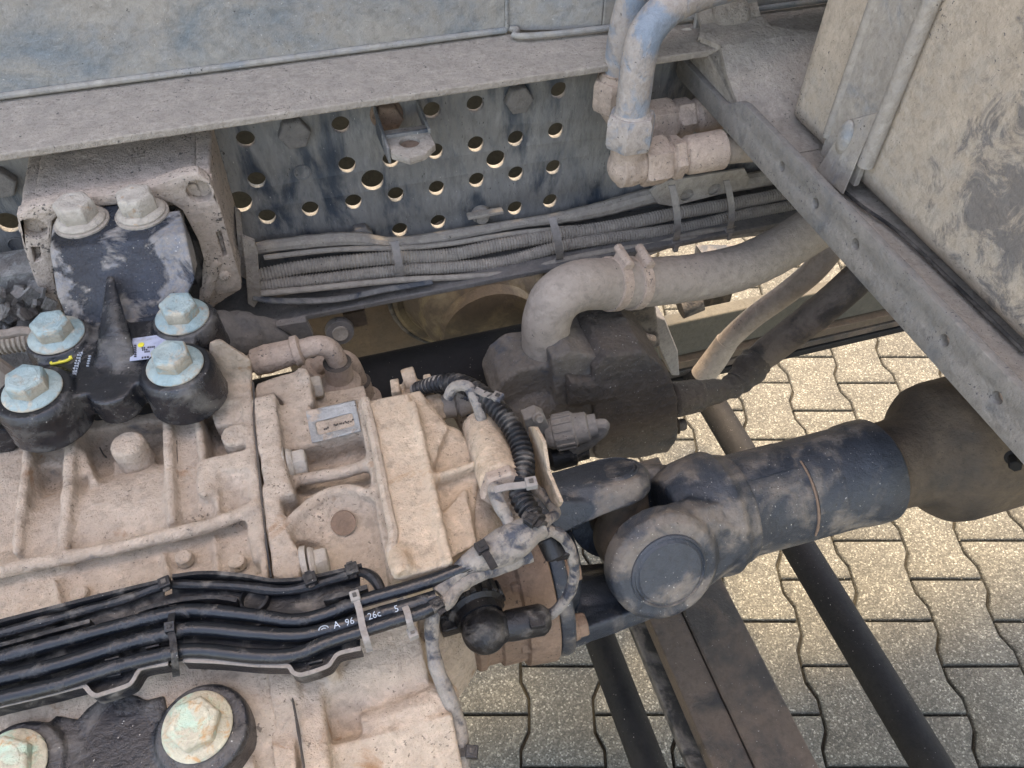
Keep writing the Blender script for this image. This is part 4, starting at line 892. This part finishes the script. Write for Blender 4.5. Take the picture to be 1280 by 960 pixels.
ztie([(500, 748), (508, 762), (512, 778), (516, 792)], [ZTR, zt, zt, ZTR-.004], 'grey cable tie round the two lower pipes, right of the white print', head=3, mat=m_tie)
ztie([(204, 721), (206, 729), (208, 738)], [ZTR+.008]*3, 'small black tie on the upper channel left of the bend', head=1, mat=m_plas, hs=1.2)
ztie([(384, 714), (388, 724), (390, 734)], [ZTR+.008]*3, 'small black tie on the upper channel by the pale bolt', head=1, mat=m_plas, hs=1.3)
ztie([(436, 702), (440, 712), (442, 722)], [ZTR+.008]*3, 'small black tie at the right end of the upper channel', head=1, mat=m_plas, hs=1.3)

# ================================================================== PROPSHAFT
AX = P(1000, 612, y=.33); ay, az = .33, AX.z
def ax(x): return V(x, ay, az+(x-AX.x)*.0)
Cc = P(786, 664, y=.33); cx_ = Cc.x; Cc = ax(cx_)
al = math.radians(32); A_ = V(0, -math.cos(al), math.sin(al)); B_ = V(0, math.sin(al), math.cos(al)); Xv = V(1, 0, 0)
ps = thing('propshaft', Cc, 'blue-black propshaft with universal joint running from the gearbox to the right edge', 'drive shaft')
xf = cx_-.098
fy = M()
fy.lathe([(-.0, .088), (.012, .090), (.014, .086)], ax(xf), Xv, 56)
fy.lathe([(.010, .06), (.03, .05), (.04, .03)], ax(xf), Xv, 40)
for s_ in (1, -1):
    e_ = Cc+B_*s_*.064-Xv*.009
    if s_ < 0: fy.hull(ring(e_+B_*s_*.006, B_, .042)+ring(e_-B_*s_*.012, B_, .044)+[ax(xf+.012)+B_*s_*.074+A_*k*.045 for k in (1, -1)]+[ax(xf+.012)+B_*s_*.045+A_*k*.06 for k in (1, -1)])
    fy.hull(ring(e_+B_*s_*.009, B_, .031)+ring(e_+B_*s_*.002, B_, .0365)+ring(e_-B_*s_*.012, B_, .036)+ring(ax(xf+.012)+B_*s_*.056, Xv, .026))
    fy.hull(ring(e_-B_*s_*.012, B_, .032)+[ax(xf+.01)+B_*s_*.042+A_*k*.04 for k in (1, -1)]+[ax(xf+.03)+B_*s_*.072+A_*k*.035 for k in (1, -1)]+[ax(xf+.01)+B_*s_*.078+A_*k*.03 for k in (1, -1)])
build('flange_yoke', fy, m_shaft, ps, remesh=.0020, smooth=5, lump=.0006)
build('gearbox_flange', M().lathe([(-.105, .070), (-.075, .078), (-.072, .082), (-.066, .082), (-.064, .079), (-.052, .079), (-.050, .083), (-.030, .084), (-.028, .089), (-.002, .0915), (-.0005, .088)], ax(xf), Xv, 56), m_rust, ps, bevel=.001)
for k in range(8):
    an = k*math.pi/4+.35; c = ax(xf)+A_*math.cos(an)*.076+B_*math.sin(an)*.076
    if abs(math.sin(an)) < .85: bolt(ps, c+Xv*.013, (1, 0, 0), .0125, m_rust, .2, s=.0115, h=.013, fl=.003)
    bolt(ps, c-Xv*.027, (-1, 0, 0), .0115, m_rust, .2, s=.0105, h=.009, fl=.002)
sy_ = M()
xc = cx_+.085
for s_ in (1, -1):
    e_ = Cc+A_*s_*.066+Xv*.009
    sy_.hull(ring(e_+A_*s_*.008, A_, .046, 28)+ring(e_+A_*s_*.001, A_, .0525, 28)+ring(e_-A_*s_*.018, A_, .053, 28))
    sy_.hull(ring(e_-A_*s_*.002, A_, .050, 28)+ring(e_-A_*s_*.018, A_, .050, 28)+[ax(xc)+A_*s_*.046+B_*k*.036 for k in (1, -1)]+[ax(xc)+A_*s_*.062+B_*k*.014 for k in (1, -1)]+[ax(xc)+A_*s_*.025+B_*k*.04 for k in (1, -1)])
sy_.lathe([(-.045, .046), (-.025, .058), (.0, .0625), (.010, .0625), (.018, .057), (.03, .054)], ax(xc), Xv, 48)
build('shaft_yoke', sy_, m_shaft, ps, remesh=.0020, smooth=5, lump=.0006)
build('joint_cross', M().cyl(Cc-A_*.066, Cc+A_*.066, .024).cyl(Cc-B_*.062, Cc+B_*.062, .024).ball(Cc, .034), m_shaftb, ps, remesh=.002)
for e_, d in ((Cc+A_*.0735+Xv*.009, A_), (Cc-A_*.0735+Xv*.009, -A_)):
    build('bearing_cap', M().lathe([(-.004, .0368), (.002, .0358), (.0035, .0338), (.0018, .0328), (.0022, .0315), (.0045, .0295), (.0052, .001)], e_, d, 40), m_shaft, ps)
for e_, d in ((Cc+B_*.0722-Xv*.009, B_), (Cc-B_*.0722-Xv*.009, -B_)):
    build('bearing_cap', M().lathe([(-.004, .0275), (.001, .0268), (.003, .0250), (.0018, .0240), (.0035, .022), (.0042, .001)], e_, d, 40), m_shaft, ps)
def X(px, py): return P(px, py, y=ay).x
xa, xb_, xc2 = X(915, 640), X(1060, 600), X(1105, 590)
build('slip_sleeve', M().lathe([(xc+.02-xa, .0515), (0, .0525), (.002, .0515), (xb_-xa-.004, .0525), (xb_-xa, .054), (xb_-xa+.014, .055), (xb_-xa+.026, .0545), (xb_-xa+.030, .050), (xb_-xa+.030, .04)], ax(xa), Xv, 64), m_shaft, ps)
# raised patch plates on the sleeve
def patch(x0, x1, a0, a1, r):
    m = M(); n = 12
    i_ = [ax(x)+(A_*math.cos(a0+(a1-a0)*k/n)+B_*math.sin(a0+(a1-a0)*k/n))*r for x in (x0, x1) for k in range(n+1)]
    o_ = [ax(x)+(A_*math.cos(a0+(a1-a0)*k/n)+B_*math.sin(a0+(a1-a0)*k/n))*(r+.0016) for x in (x0, x1) for k in range(n+1)]
    N_ = n+1
    for k in range(n): m.prism([i_[k], i_[k+1], i_[N_+k+1], i_[N_+k]], [o_[k], o_[k+1], o_[N_+k+1], o_[N_+k]])
    return m
build('cover_patch', patch(xa-.008, xa+.055, .95, 1.9, .0515), m_shaft, ps)
build('balance_weight', patch(xa+.062, xa+.092, .0, 1.0, .0518), m_shaft, ps)
build('sealant_line', M().tube([ax(xa+.060)+(A_*math.cos(t)+B_*math.sin(t))*.0528 for t in [-.5+.12*i for i in range(14)]], .0012, 6, wob=.4), m_rust, ps)
build('sealant_line', M().tube([ax(xa-.010)+(A_*math.cos(t)+B_*math.sin(t))*.0535 for t in [-.9+.15*i for i in range(20)]], .0012, 6, wob=.4), m_shaftb, ps)
xe = X(1125, 575); xg = X(1165, 570); xh = X(1235, 550)
build('tube', M().lathe([(xb_+.02-xe, .0465), (0, .047), ((xg-xe)*.4, .051), ((xg-xe)*.8, .068), (xg-xe, .074), (xg-xe+.012, .076), (xh-xe, .076), (xh-xe+.004, .072), (xh-xe+.05, .070), (xh-xe+.15, .066), (xh-xe+.155, .05), (1.4, .05)], ax(xe), Xv, 64), m_shaftb, ps)
q = P(1268, 572, y=.25)
bolt(thing('beam_bolt', q, 'small dark bolt end under the right end of the beam', 'bolt'), q, (-.4, -.4, .2), .008, m_rod, 0, h=.016)

# ================================================================== PUMP
pu = thing('hydraulic_pump', P(750, 500, y=.55), 'dark oily pump body below the curved hose, behind the universal joint', 'pump')
yp = .56
def hy(px, y, t): return [P(a, b, y=y) for a, b in px]+[P(a, b, y=y)+V(0, t, 0) for a, b in px]
Q = M()
Q.hull(hy([(618, 500), (628, 478), (650, 462), (690, 456), (712, 470), (716, 540), (700, 556), (660, 560), (632, 545)], yp-.03, .06))
Q.cyl(P(683, 430, y=yp), P(680, 500, y=yp), .0285, .033, 28)
Q.ball(P(660, 500, y=yp-.01), .042)
Q.hull(hy([(690, 450), (712, 440), (745, 446), (762, 462), (775, 470), (778, 560), (750, 575), (700, 568)], yp-.045, .09))
build('inlet_body', Q, m_pumpl, pu, remesh=.002, smooth=16, lump=.0022, lsize=.010)
Q = M()
Q.hull(hy([(742, 462), (758, 446), (806, 440), (826, 456), (838, 470), (848, 500), (848, 548), (836, 566), (800, 574), (745, 575)], yp-.055, .10))
Q.hull(hy([(700, 452), (715, 440), (740, 440), (760, 462), (758, 480), (704, 478)], yp-.02, .07))
Q.hull(hy([(708, 470), (775, 478), (776, 500), (710, 510)], yp-.05, .03)+hy([(715, 480), (770, 484), (770, 498), (716, 504)], yp-.058, .02))
build('gear_body', Q, m_pump, pu, remesh=.002, smooth=16, lump=.0032, lsize=.008)
build('outlet_port', M().cyl(P(838, 500, y=yp+.0), P(876, 494, y=yp+.0), .024, .022, 24, .003).cyl(P(870, 494, y=yp), P(900, 488, y=yp+.005), .019, .017, 20, .002), m_pump, pu, remesh=.0018, smooth=3, lump=.003, lsize=.008)
bolt(pu, P(846, 532, y=yp-.02), (1, -.1, 0), .012, m_pump, .1, h=.012)
# sensor block and connector
sn = thing('speed_sensor', P(690, 540, y=.46), 'grey plastic plug connector on a two-screw flange, between the ribbed conduit and the joint', 'sensor')
ys_ = .455
f0, f1 = P(678, 545, y=ys_), P(738, 532, y=ys_-.01)
dd = (f1-f0).normalized()
build('flange', M().hull(hy([(655, 525), (672, 518), (682, 522), (692, 545), (690, 560), (680, 562), (660, 548)], ys_-.004, .014)), m_sens, sn, remesh=.0012, smooth=3)
bolt(sn, P(673, 522, y=ys_-.006), (0, -.9, .5), .0065, m_sens, .2, h=.006); bolt(sn, P(683, 551, y=ys_-.006), (0, -.9, .5), .0065, m_sens, .2, h=.006)
build('plug', M().lathe([(.004, .013), (.008, .016), (.012, .0165), (.013, .0185), (.034, .0185), (.036, .0165), (.048, .0155), (.050, .012), (.058, .0115)], f0, dd, 32), m_sens, sn)
gr = M()
for i in range(14):
    an = i*2*math.pi/14; u_ = dd.orthogonal().normalized(); w_ = dd.cross(u_)
    gr.obox(f0+dd*.0235+(u_*math.cos(an)+w_*math.sin(an))*.0188, dd, u_*math.cos(an)+w_*math.sin(an), u_*-math.sin(an)+w_*math.cos(an), (.0095, .0012, .0014))
build('grip_ribs', gr, m_sens, sn, bevel=.0004)
cable('taped_cable', [f0+dd*.055, f0+dd*.066+V(0, 0, -.006), f0+dd*.05+V(0, 0, -.03), f0+dd*.01+V(0, 0, -.045)], .007, m_sens, 'short dark cable leaving the grey plug connector downwards', 'cable', wob=.2)
s2 = thing('plug_connector', P(700, 565, y=.45), 'black connector body tucked under the grey plug connector', 'connector')
build('body', M().lathe([(0, .010), (.004, .014), (.03, .014), (.032, .011), (.045, .011)], P(684, 575, y=.45), V(1, 0, .05), 20), m_plas, s2)

# ================================================================== HOSES
hs_pts = [P(681, 455, y=.56), P(682, 425, y=.56), P(684, 398, y=.562), P(697, 372, y=.566), P(725, 357, y=.573), P(765, 355, y=.582), P(820, 352, y=.592), P(880, 345, y=.602), P(935, 331, y=.61), P(985, 306, y=.62), P(1040, 272, y=.63), P(1120, 225, y=.64)]
big = thing('coolant_hose', hs_pts[0], 'thick dusty hose bending from the pump and running right under the beam', 'hose')
build('hose', M().tube(hs_pts, [.0275, .0265, .0275, .0285, .0285, .028, .028, .028, .0285, .029, .029, .029], 28, k=8, wob=.02), m_hose, big)
build('hose_end', M().lathe([(-.002, .0295), (.012, .0295), (.0135, .028)], hs_pts[0]+V(0, 0, .002), hs_pts[1]-hs_pts[0], 36), m_hose, big)
sm = rope(hs_pts, 8)
def near(px, py): 
    t_ = P(px, py, y=.582); return min(range(1, len(sm)-1), key=lambda i: (sm[i]-t_).length)
for px, lab in ((764, 'worm-drive hose clamp nearer the hose bend'), (796, 'worm-drive hose clamp further from the hose bend')):
    i_ = near(px, 355); c = sm[i_]; d = (sm[i_+1]-sm[i_-1]).normalized()
    t = thing('hose_clamp', c, lab, 'hose clamp', 'hose clamps')
    band = build('band', M().lathe([(-.0065, .0286), (-.006, .0306), (.006, .0306), (.0065, .0286)], c, d, 40), m_fit, t)
    u_ = V(0, -.15, 1); u_ = (u_-d*u_.dot(d)).normalized(); w_ = d.cross(u_)
    tb = M()
    for k in range(9):
        an = -.9+k*.13; n_v = (u_*math.cos(an)-w_*math.sin(an)*(1 if w_.y > 0 else -1)); tb.obox(c+n_v*.0309, d, n_v.cross(d), n_v, (.0034, .0010, .0003))
    build('band_slots', tb, m_pump, t)
    pc_ = c+u_*.031+V(0, .004, 0)
    build('screw_housing', M().obox(pc_+u_*.001, d, w_, u_, (.0062, .011, .0045)).cyl(pc_+u_*.004-w_*.010, pc_+u_*.004+w_*.010, .0052, n=16), m_fit, t, remesh=.0008, smooth=2)
    build('worm_screw', M().hexp(pc_+u_*.004+w_*.009*(1 if w_.y > 0 else -1), pc_+u_*.004+w_*.019*(1 if w_.y > 0 else -1), .0052), m_fit, t)
h2 = [P(878, 470, y=.70), P(893, 450, y=.70), P(908, 428, y=.70), P(940, 398, y=.70), P(985, 365, y=.69), P(1020, 335, y=.68), P(1055, 290, y=.67), P(1100, 240, y=.67)]
ho2 = thing('return_hose', h2[0], 'slim grey-brown hose sloping up to the beam, above the dark lagged hose', 'hose')
build('hose', M().tube(h2, [.019, .0165, .0165, .017, .0175, .018, .018], 20, k=8), m_hose, ho2)
build('sleeve', M().tube([h2[0], h2[1], h2[2]+(h2[2]-h2[1])*.05], [.020, .0195, .0178], 20), m_hose, ho2)
h3 = [P(868, 496, y=.565), P(900, 489, y=.57), P(922, 478, y=.58), P(945, 452, y=.60), P(985, 420, y=.60), P(1030, 385, y=.60), P(1075, 345, y=.60), P(1125, 295, y=.60), P(1180, 230, y=.60)]
ho3 = thing('lagged_hose', h3[0], 'thick dark lagged hose running from the pump outlet up under the beam', 'hose')
build('hose', M().tube(h3[2:], [.018, .0215, .022, .022, .024, .025], 22, k=8, wob=.05), m_hosed, ho3)
build('tape_wrap', M().tube(h3[:4], [.0155, .0145, .019, .0235], 20, k=10, wob=.22), m_pump, ho3)

# ------------------------------------------------------------------ valve block behind the hose
vb = thing('valve_block', P(765, 410, y=.80), 'black box-shaped valve under the curved hose', 'valve')
build('block', M().hull(hy([(735, 392), (820, 380), (826, 432), (800, 445), (745, 450)], .78, .10)).hull(hy([(705, 400), (738, 385), (752, 440), (742, 470), (705, 455)], .80, .06)), m_rub, vb, remesh=.003, smooth=3, lump=.003)
build('outlet_pipe', M().tube([P(748, 425, y=.77), P(770, 412, y=.765), P(795, 420, y=.765), P(815, 425, y=.77)], .009, 12), m_pump, vb)
build('ribbed_boot', M().tube([P(706, 425, y=.76), P(722, 440, y=.76), P(742, 462, y=.76)], .020, 16, corr=(.012, .12)), m_rub, vb)
build('mounting_plate', M().yslab([(820, 395), (832, 400), (848, 440), (850, 470), (840, 470), (822, 430)], .80, .05), m_lowfl, vb, bevel=.003)
build('stem', M().cyl(P(850, 385, y=.85), P(875, 375, y=.85), .02, n=20), m_rub, vb)

# ================================================================== LOWER PARTS UNDER THE FRAME
lbm = thing('side_guard_beam', P(960, 430, y=.95), 'long olive-grey box beam below the frame, running right behind the hoses', 'beam')
zt_, zb_ = .56, .44
def rb_(m, yf, z0, z1, t=.05, x0=.56, x1=3.2): return m.box((x0, yf, z0), (x1, yf+t, z1))
zt_ = P(915, 385, y=.95).z
build('face', rb_(M(), .94, zt_-.10, zt_, .03), m_lbeam, lbm, bevel=.004)
build('lower_strip', rb_(M(), .925, zt_-.125, zt_-.103, .06), m_brown, lbm, bevel=.002)
build('lower_strip', rb_(M(), .925, zt_-.150, zt_-.132, .06), m_bar, lbm, bevel=.002)
build('lower_strip', rb_(M(), .925, zt_-.175, zt_-.157, .06), m_rod, lbm, bevel=.002)
ds = tag(build('dark_strut', M().prism([P(866, 398, y=1.1), P(908, 392, y=1.1), P(930, 320, y=1.1), P(880, 320, y=1.1)], [P(866, 398, y=1.1)+V(0, .04, 0), P(908, 392, y=1.1)+V(0, .04, 0), P(930, 320, y=1.1)+V(0, .04, 0), P(880, 320, y=1.1)+V(0, .04, 0)]), m_rub), 'short black upright strut behind the thick hose, against the bright paving', 'strut')
# transverse tubes and bars close to the ground
def lat(name, px0, px1, z, r, mat, label, cat):
    a, b = P(*px0, z=z), P(*px1, z=z); xm = (a.x+b.x)/2
    return tag(build(name, M().cyl(V(xm, -.5, z), V(xm, max(a.y, b.y)+.12, z), r, n=32), mat), label, cat)
lat('cross_tube', (912, 520), (1133, 935), .40, .029, m_rod, 'round dark tube crossing under the propshaft towards the lower right', 'tube')
lat('cross_tube', (762, 815), (800, 945), .50, .0235, m_rod, 'round dark tube coming out under the joint flange at bottom centre', 'tube')
bar = thing('cross_channel', P(930, 850, z=.62), 'wide brown-black steel bar under the universal joint, running to the bottom edge', 'bar')
zbar = .62
xl, xm, xr_ = P(845, 850, z=zbar).x, P(893, 850, z=zbar).x, P(968, 850, z=zbar).x
build('left_web', M().box((xl, -.5, zbar-.03), (xm-.001, .62, zbar-.002)), m_bar, bar, bevel=.002)
build('top_face', M().box((xm+.0005, -.5, zbar-.03), (xr_, .62, zbar)), m_bar, bar, bevel=.003)
xk = P(828, 850, z=zbar-.05).x
build('lower_rod', M().box((xk-.012, -.5, zbar-.07), (xk+.014, .62, zbar-.05)), m_rub, bar, bevel=.004)
# longitudinal dark tube behind the gearbox
tz = P(560, 452, y=.68)
tag(build('chassis_tube', M().cyl(V(-.7, .70, tz.z-.05), V(.33, .70, tz.z-.05), .05, n=40), m_rod), 'dark blue-grey tube running behind the gearbox, left of the pump', 'tube')
# brown sheet with dish
br = thing('brake_drum_panel', (.2, 1.0, .6), 'mud-brown wheel-side panel carrying a round brassy dish, seen below the rail', 'panel')
build('sheet', M().box((-.12, 1.0, .28), (.46, 1.015, .79)), m_brown, br, bevel=.004)
dc = P(592, 362, y=.99)
build('dish', M().lathe([(0, .145), (.012, .145), (.016, .138), (.012, .128), (.03, .118), (.07, .105), (.10, .095), (.11, .085), (.13, .082), (.14, .06)], V(dc.x, 1.0, dc.z+.01), V(0, -1, 0), 56), m_brass, br)
build('dish_rim', M().tube([V(dc.x+.15*math.cos(t*math.pi/20), .993, dc.z+.01+.15*math.sin(t*math.pi/20)) for t in range(41)], .004, 8, k=1), m_rub, br)
# eyelet hanging under the rail
el = thing('eyelet', P(422, 408, y=.70), 'round steel eyelet with bush just under the rail flange, left of the brown panel', 'eyelet')
c = P(424, 410, y=.705)
build('ring', M().lathe([(0, .0165), (.004, .018), (.012, .0165)], c, V(0, -1, .2), 28), m_lowfl, el)
build('bush', M().lathe([(.010, .010), (.0145, .0095), (.0135, .003)], c, V(0, -1, .2), 20), m_cond, el)
build('lug', M().box(c+V(.008, .0, -.004), c+V(.035, .006, .02)), m_brown, el)

# ------------------------------------------------------------------ left background
ex = thing('exhaust_pipe', P(320, 420, y=.62), 'grey crumpled sheathed pipe behind the black bracket and gearbox', 'pipe')
build('sheath', M().tube([P(150, 410, y=.62), P(240, 415, y=.62), P(290, 418, y=.625), P(330, 420, y=.635), P(365, 430, y=.645), P(400, 445, y=.65)], [.024, .025, .024, .021, .018, .017], 20, wob=.25), m_lowfl, ex)
build('clamp_bracket', M().yslab([(345, 408), (383, 402), (392, 418), (388, 428), (372, 424)], .63, .01), m_lowfl, ex, bevel=.001)
build('inner_hose', M().tube([P(250, 452, y=.60), P(300, 448, y=.61), P(345, 440, y=.62), P(380, 430, y=.64)], .014, 14), m_rod, ex)
fm = M()
for i in range(70):
    a, b = rnd.uniform(-30, 74), rnd.uniform(362, 425)
    if a > 60 and b > 395: continue
    c = P(a, b, y=.66+rnd.uniform(-.012, .012)); r_ = rnd.uniform(.005, .011)
    d1 = V(rnd.uniform(-1, 1), rnd.uniform(-1, .2), rnd.uniform(-.3, 1)).normalized(); u_ = d1.orthogonal().normalized(); w_ = d1.cross(u_); nn = rnd.choice((4, 5, 6)); ph = rnd.random()*6
    fp = [c+(u_*math.cos(ph+2*math.pi*j/nn)+w_*math.sin(ph+2*math.pi*j/nn))*r_*rnd.uniform(.7, 1.1) for j in range(nn)]
    fm.prism(fp, [q-d1*.003 for q in fp])
fm.box((-.45, .68, 1.0), (-.22, .72, 1.13))
lag = thing('foil_lagging', P(20, 395, y=.67), 'crumpled cracked foil lagging at the left edge beside the mount', 'lagging'); tag(build('flakes', fm, m_foil, lag), kind='stuff')
cable('corrugated_conduit', px_path([(-60, 440), (-20, 434), (20, 428), (60, 424)], y=.62), .0095, m_cond, 'short ribbed conduit end at the left edge below the foil lagging', 'conduit', corr=(.0042, .09))
cable('coolant_hose', px_path([(-60, 425), (0, 470), (30, 490), (60, 520)], y=.56), .0125, m_hose, 'dusty hose dropping from the left edge behind the lowest black boss', 'hose')
cable('taped_cable', px_path([(-60, 412), (0, 418), (25, 414), (48, 416)], y=.60), .0045, m_hose, 'thin tan pipe at the left edge above the ribbed conduit end', 'pipe')
t = tag(build('rubber_foot', M().hull(hy([(-30, 520), (10, 540), (22, 556), (18, 566), (-30, 570)], .50, .03)), m_black, remesh=.002), 'black rubber lump at the left edge under the black bracket', 'rubber buffer')

# ------------------------------------------------------------------ coolant pipe pair behind the gearbox
def upipe(pts, y, r, label, con, nut):
    t = thing('bent_pipe', P(*pts[0], y=y), label, 'pipe', 'bent pipes behind the gearbox')
    q = [P(a, b, y=y) for a, b in pts]
    build('pipe', M().tube(q, r, 18), m_fit, t)
    d = (q[0]-q[1]).normalized()
    build('connector', M().lathe([(-.012, r*1.05), (-.010, r*1.5), (-.004, r*1.5), (-.003, r*1.25), (.018, r*1.4), (.02, r*1.45), (.034, r*1.3), (.036, r*.9), (.06, r*.9)], q[0], d, 24), m_fit, t)
    d = (q[-1]-q[-2]).normalized()
    build('base_collar', M().lathe([(-.018, r*1.1), (-.016, r*1.35), (.004, r*1.4), (.012, r*2.1), (.045, r*2.2)], q[-1], d, 28), m_fit, t)
    build('seal_ring', M().lathe([(-.019, r*1.2), (-.0175, r*1.42), (-.016, r*1.2)], q[-1], d, 24), m_pump, t)
    return t
upipe([(362, 441), (380, 436), (398, 432), (412, 436), (421, 450), (424, 468)], .535, .0098, 'front bent tan pipe arching over the gearbox edge', 0, 0)
upipe([(388, 468), (402, 455), (420, 448), (436, 452), (446, 470), (452, 490)], .575, .0095, 'rear bent tan pipe, half hidden behind the front one', 0, 0)

# ================================================================== WIRING ON THE GEARBOX END
cable('corrugated_conduit', [P(522, 486, z=1.11), P(545, 480, z=1.125), P(570, 478, z=1.135), P(592, 487, z=1.14), P(615, 505, z=1.142), P(637, 530, z=1.142), P(652, 560, z=1.142), P(655, 590, z=1.142), P(650, 612, z=1.142), P(654, 628, z=1.142), P(666, 645, z=1.142), P(672, 662, z=1.14)],
      [.0058, .0066, .0074, .0077, .0077, .0077, .0077, .0077, .0074], m_plas, 'thick black ribbed conduit curving over the gearbox end', 'conduit', corr=(.0048, .13), k=12, n=16)
cable('ribbed_sleeve', [P(520, 488, z=1.105), P(535, 482, z=1.118), P(552, 478, z=1.128), P(570, 486, z=1.125), P(590, 494, z=1.12)], .0062, m_tape, 'finely ribbed dusty sleeve at the upper end of the thick conduit', 'conduit', corr=(.0022, .08), n=14)
cable('sensor_lead', [P(560, 497, z=1.13), P(568, 484, z=1.14), P(584, 483, z=1.145), P(592, 495, z=1.143), P(598, 510, z=1.138), P(602, 524, z=1.13)], .0048, m_tape, 'short dusty lead looping into the top of the tan sensor boss', 'cable', wob=.15)
sw = thing('pressure_switch', P(560, 510, z=1.10), 'tan hex-based switch with ribbed plug behind the end cover', 'switch')
w0 = P(540, 512, z=1.098)
build('hex_base', M().hexp(w0-V(.004, 0, 0), w0+V(.010, 0, 0), .0135, .2), m_castb, sw, bevel=.0006)
build('plug_body', M().lathe([(.009, .0105), (.02, .0115), (.022, .009), (.024, .0125), (.034, .0125), (.036, .009), (.05, .008)], w0, V(1, -.05, .05), 20), m_hose, sw)
build('latch', M().obox(w0+V(.038, -.012, -.004), V(1, 0, 0), V(0, 1, 0), V(0, 0, 1), (.01, .006, .003)), m_plas, sw, bevel=.001)
hz = 1.125
cable('taped_harness', [P(672, 655, z=1.135), P(655, 668, z=1.135), P(632, 682, z=1.13), P(608, 694, z=1.128), P(585, 705, z=1.128), P(565, 722, z=1.126), P(548, 742, z=1.124)], [.011, .0125, .0135, .0115, .008, .006, .0055], m_tape,
      'thick tape-wrapped harness between the ribbed conduit and the tray pipes', 'cable harness', wob=.16, k=12, n=18)
cable('twisted_lead', [P(660, 690, z=1.118), P(635, 703, z=1.118), P(600, 716, z=1.120), P(575, 730, z=1.122), P(560, 750, z=1.122), P(548, 760, z=1.12), P(541, 770, z=1.118), P(540, 800, z=1.10), P(546, 835, z=1.085), P(560, 870, z=1.07), P(572, 905, z=1.05), P(578, 965, z=1.03)],
      [.0085, .0065, .0058, .0052, .0052, .0055, .0058, .0062, .0065], m_tape, 'wrapped lead hanging down the gearbox end in front of the paving', 'cable', wob=.2, k=12, n=14)
cable('sensor_lead', [P(625, 608, z=1.142), P(618, 612, z=1.146), P(624, 630, z=1.145), P(634, 648, z=1.14), P(640, 668, z=1.135)], .0052, m_tape, 'dusty blue-black lead below the hex nut of the tan boss', 'cable', wob=.15, n=14)
cable('sensor_lead', [P(672, 660, z=1.135), P(684, 650, z=1.13), P(694, 640, z=1.12), P(678, 618, z=1.115), P(664, 608, z=1.115)], .0042, m_tape, 'pale lead looping from the conduit end towards the shield', 'cable', wob=.2)
cable('sensor_lead', [P(668, 672, z=1.13), P(688, 664, z=1.125), P(704, 672, z=1.115), P(714, 690, z=1.10), P(718, 715, z=1.08), P(712, 740, z=1.06), P(700, 758, z=1.045), P(688, 768, z=1.035), P(678, 772, z=1.03)], .0044, m_tape, 'wrapped lead hanging in front of the rusty flange down to the elbow plug', 'cable', wob=.2, k=10)
pc2 = thing('plug_connector', P(690, 682, z=1.10), 'small black plug clip hanging on the lead in front of the rusty flange', 'connector')
build('body', M().lathe([(0, .006), (.003, .0085), (.018, .0085), (.02, .006)], P(682, 668, z=1.11), P(694, 694, z=1.10)-P(682, 668, z=1.11), 16).obox(P(703, 690, z=1.10), V(1, 0, 0), V(0, 1, 0), V(0, 0, 1), (.006, .005, .004)), m_plas, pc2, bevel=.0006)
ep = thing('elbow_plug', P(605, 780, z=1.03), 'large black elbow plug connector below the taped harness, above the paving', 'connector')
e0, e1, e2 = P(590, 748, z=1.035), P(606, 788, z=1.04), P(688, 772, z=1.035)
d0_ = (e1-e0).normalized()
build('coupling_ring', M().lathe([(-.006, .018), (-.002, .0235), (.012, .0235), (.015, .020), (.022, .019)], e0, d0_, 36), m_plas, ep)
gr = M(); u_ = d0_.orthogonal().normalized(); w_ = d0_.cross(u_)
for i in range(16):
    an = i*math.pi/8; n_v = u_*math.cos(an)+w_*math.sin(an); gr.obox(e0+d0_*.005+n_v*.024, d0_, n_v, d0_.cross(n_v), (.0065, .0012, .0022))
build('grip_ribs', gr, m_plas, ep, bevel=.0004)
build('elbow', M().cyl(e0+d0_*.015, e1, .0165, .0175).ball(e1, .0185).cyl(e1, e1.lerp(e2, .32), .0145, .012), m_plas, ep, remesh=.0013, smooth=4)
build('arm', M().lathe([(0, .0115), (.004, .0125), ((e2-e1).length*.55, .0128), ((e2-e1).length*.62, .011), ((e2-e1).length*.68, .0075)], e1.lerp(e2, .3), e2-e1, 12).obox(e1.lerp(e2, .75)+V(0, -.006, .010), e2-e1, V(0, 0, 1).cross(e2-e1), V(0, 0, 1), (.006, .0045, .003)), m_plas, ep, bevel=.0006)
build('locking_tab', M().obox(P(566, 780, z=1.03), V(1, 0, 0), V(0, 1, 0), V(0, 0, 1), (.010, .007, .006)), m_plas, ep, bevel=.0015)
for (pts, zz_, lab, md_, hd_) in ((((594, 486), (606, 492), (622, 497)), 1.150, 'black tie with a bright latch at the top of the thick conduit', m_tape, 2),
      (((618, 612), (634, 608), (652, 606), (664, 604)), 1.152, 'long tie joining the hex nut lead to the thick conduit', m_tie, 3),
      (((654, 642), (664, 650), (676, 656)), 1.150, 'black tie where the thick conduit meets the taped harness', m_plas, 1),
      (((602, 684), (610, 696), (618, 710)), 1.142, 'black tie round the middle of the taped harness', m_plas, 0),
      (((540, 745), (546, 756), (554, 766)), 1.131, 'black tie where the hanging lead leaves the tray pipes', m_plas, 1),
      (((563, 938), (576, 940), (590, 940)), 1.046, 'blue-black tie near the bottom of the hanging lead', m_plas, 2)):
    ztie(list(pts), [zz_]*len(pts), lab, w=.0028, mat=md_, head=hd_, grp='ties on the gearbox wiring')
